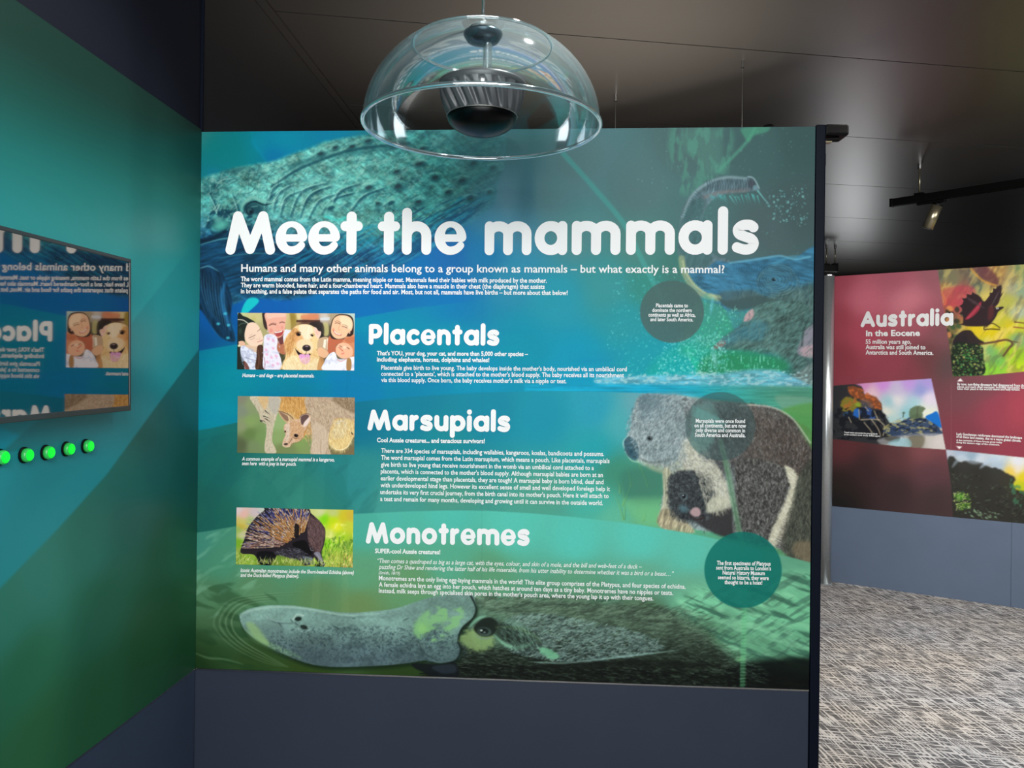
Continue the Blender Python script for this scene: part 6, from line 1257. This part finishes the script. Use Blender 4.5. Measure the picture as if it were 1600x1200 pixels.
# ---------------------------------------------------------------- lighting tracks
def track(a, b, rods, label, zt, th=.034, hg=.05):
    a = Vector(a); b = Vector(b); t = thing('lighting_track', (a.x, a.y, zt), label, 'light track')
    d = b - a; d.z = 0; L = d.length; e = d.normalized(); M = Matrix((e.to_4d(), Vector((-e.y, e.x, 0)).to_4d(), Vector((0, 0, 1)).to_4d(), (0, 0, 0, 1))).transposed()
    M[0][3], M[1][3], M[2][3], M[3][3] = a.x, a.y, zt, 1; M[3][0] = M[3][1] = M[3][2] = 0
    bm = bmesh.new(); box(bm, (0.02, -th / 2, 0), (L, th / 2, hg), M); adopt(obj('rail', bm, M_track, bevel=.003), t)
    for sd in (-1, 1):
        bm = bmesh.new(); box(bm, (0.02, sd * th * .36 - th * .1, -.006), (L, sd * th * .36 + th * .1, 0), M); adopt(obj('rail_lip', bm, M_track), t)
    bm = bmesh.new(); box(bm, (0, -th / 2 - .002, -.008), (.022, th / 2 + .002, hg + .002), M); adopt(obj('end_cap', bm, M_black, bevel=.003), t)
    for p, r, m in rods:
        bm = bmesh.new(); tube(bm, (p.x, p.y, zt + hg), (p.x, p.y, CEIL), r, 10); adopt(obj('suspension_rod', bm, m, smooth=True), t)
        bm = bmesh.new(); tube(bm, (p.x, p.y, CEIL - .035), (p.x, p.y, CEIL), max(.008, r * 2.2), 14); adopt(obj('rod_fixing', bm, M_chrome, smooth=False), t)
        bm = bmesh.new(); box(bm, (-.03, -th / 2 - .004, hg - .004), (.03, th / 2 + .004, hg + .012), Matrix.Translation((p.x - a.x, p.y - a.y, 0)) @ M); adopt(obj('rod_clamp', bm, M_black), t)
    return M, L
ZT = EYE + 1.33
ta = at_depth(1391, 318, 6.02); ta = at_height(1391, 318, ZT + .02); tb = at_height(1600, 286, ZT + .02)
e_ = (tb - ta).normalized(); tend = ta + e_ * 2.4; rod = at_height(1430, 253, CEIL)
k_ = (Vector((rod.x, rod.y, 0)) - Vector((ta.x, ta.y, 0))).dot(Vector((e_.x, e_.y, 0))); rp = ta + e_ * k_
MT, LT = track(ta, tend, [(rp, .006, M_brass), (ta + e_ * 2.2, .006, M_brass)], 'long black lighting track hanging before the maroon panel at upper right', ZT)
def spotlight(top, drop, tilt_dir, label, body=M_brass, Lb=.165, rb=.037, grp='track spotlights'):
    top = Vector(top); t = thing('track_spotlight', top, label, 'spotlight', grp)
    e = Vector((e_.x, e_.y, 0)).normalized(); M = Matrix((e.to_4d(), Vector((-e.y, e.x, 0)).to_4d(), Vector((0, 0, 1)).to_4d(), (0, 0, 0, 1))).transposed(); M[3] = (0, 0, 0, 1)
    bm = bmesh.new(); box(bm, (-.13, -.017, -.028), (.06, .017, -.007), Matrix.Translation(top) @ M); adopt(obj('adapter', bm, M_black, bevel=.003), t)
    hub = top + Vector((0, 0, -drop)); bm = bmesh.new(); tube(bm, top + Vector((0, 0, -.026)), hub, .008, 12); adopt(obj('swivel_stem', bm, M_chrome, smooth=True), t)
    d = Vector(tilt_dir).normalized(); a = hub - d * .012; b = a + d * Lb
    bm = bmesh.new(); tube(bm, a, b, rb, 36); o = adopt(obj('lamp_housing', bm, body), t)
    for p_ in o.data.polygons: p_.use_smooth = len(p_.vertices) == 4
    bm = bmesh.new(); tube(bm, a - d * .012, a + d * .001, rb * .93, 32); adopt(obj('rear_cap', bm, M_black), t)
    bm = bmesh.new(); tube(bm, b, b + d * .004, rb * .86, 32); adopt(obj('lens_baffle', bm, M_black), t)
    return t
k2 = at_height(1465, 312, ZT); k2 = ta + e_ * ((k2 - ta).dot(e_)); k2.z = ZT
spotlight(k2, .055, (-.28, .30, -1.0), 'champagne metal spotlight tilted down under the long black track')
# track whose end shows above the steel post
fa = at_height(1307, 423, EYE + 1.32)
fb = fa + Vector((-1.6, 2.6, 0)); fe = (fb - fa).normalized(); 
fa = at_depth(1308, 421, 9.3); ZF = fa.z - .02
track(Vector((fa.x, fa.y, 0)), Vector((fa.x - 2.2, fa.y - .2, 0)), [(at_depth(1304.6, 420, 9.28), .006, M_brass), (at_depth(1291.2, 414, 9.3), .006, M_brass)], 'short stretch of black track seen just above the steel post', ZF, .05, .07)
# track behind the mammals wall: two wires and a black head peeping out at the right
w1 = at_height(1160.5, 95, CEIL); w2 = at_height(962, 148, CEIL); te = (Vector((w1.x - w2.x, w1.y - w2.y, 0))).normalized()
ZH = EYE + 1.135; kk = .4
while (800 + F * (w1.x + te.x * kk) / (w1.y + te.y * kk)) < 1283: kk += .005
he = Vector((w1.x, w1.y, 0)) + te * kk
MH, LH = track(he, Vector((w2.x, w2.y, 0)) - te * .5, [(Vector((w1.x, w1.y, 0)), .0018, M_wire), (Vector((w2.x, w2.y, 0)), .0018, M_wire)], 'black track hung on two thin wires behind the mammals wall', ZH - .105, .05, .05)
hp = at_depth(1306, 209, he.y + .0); hd = thing('track_spotlight', (hp.x, hp.y, hp.z), 'black box spotlight peeping out beside the top of the dark end post', 'spotlight', 'track spotlights')
bm = bmesh.new(); p0 = at_depth(1284, 199, he.y - .04); p1 = at_depth(1320.5, 216, he.y - .04)
box(bm, (p0.x, he.y - .09, p1.z), (p1.x, he.y + .03, p0.z + .002)); adopt(obj('driver_box', bm, M_black, bevel=.010), hd)
q0 = at_depth(1291, 220, he.y - .06)
bm = bmesh.new(); tube(bm, (q0.x - .02, q0.y, q0.z + .004), (q0.x + .055, q0.y, q0.z + .008), .011, 20); adopt(obj('lamp_neck', bm, M_black, smooth=False), hd)
bm = bmesh.new(); box(bm, (q0.x - .01, q0.y - .02, q0.z - .012), (q0.x + .018, q0.y + .01, q0.z - .007)); adopt(obj('bright_trim', bm, M_brass), hd)
kq = .1
while (800 + F * (w1.x + te.x * kq) / (w1.y + te.y * kq)) < 1201: kq += .003
cl_ = at_depth(1201, 197, w1.y + te.y * kq); hb = thing('track_spotlight', (cl_.x, cl_.y, cl_.z), 'round black spotlight top just showing over the mammals panel edge', 'spotlight', 'track spotlights')
bm = bmesh.new(); lathe(bm, [(.03, -.06), (.03, -.004), (.024, .006), (.010, .009)], 24, (cl_.x, cl_.y, cl_.z - .004), cap=True); adopt(obj('lamp_housing', bm, M_black), hb)
bm = bmesh.new(); tube(bm, (cl_.x, cl_.y, ZH - .054), (cl_.x, cl_.y, cl_.z - .06), .012, 12); adopt(obj('swivel_stem', bm, M_black), hb)
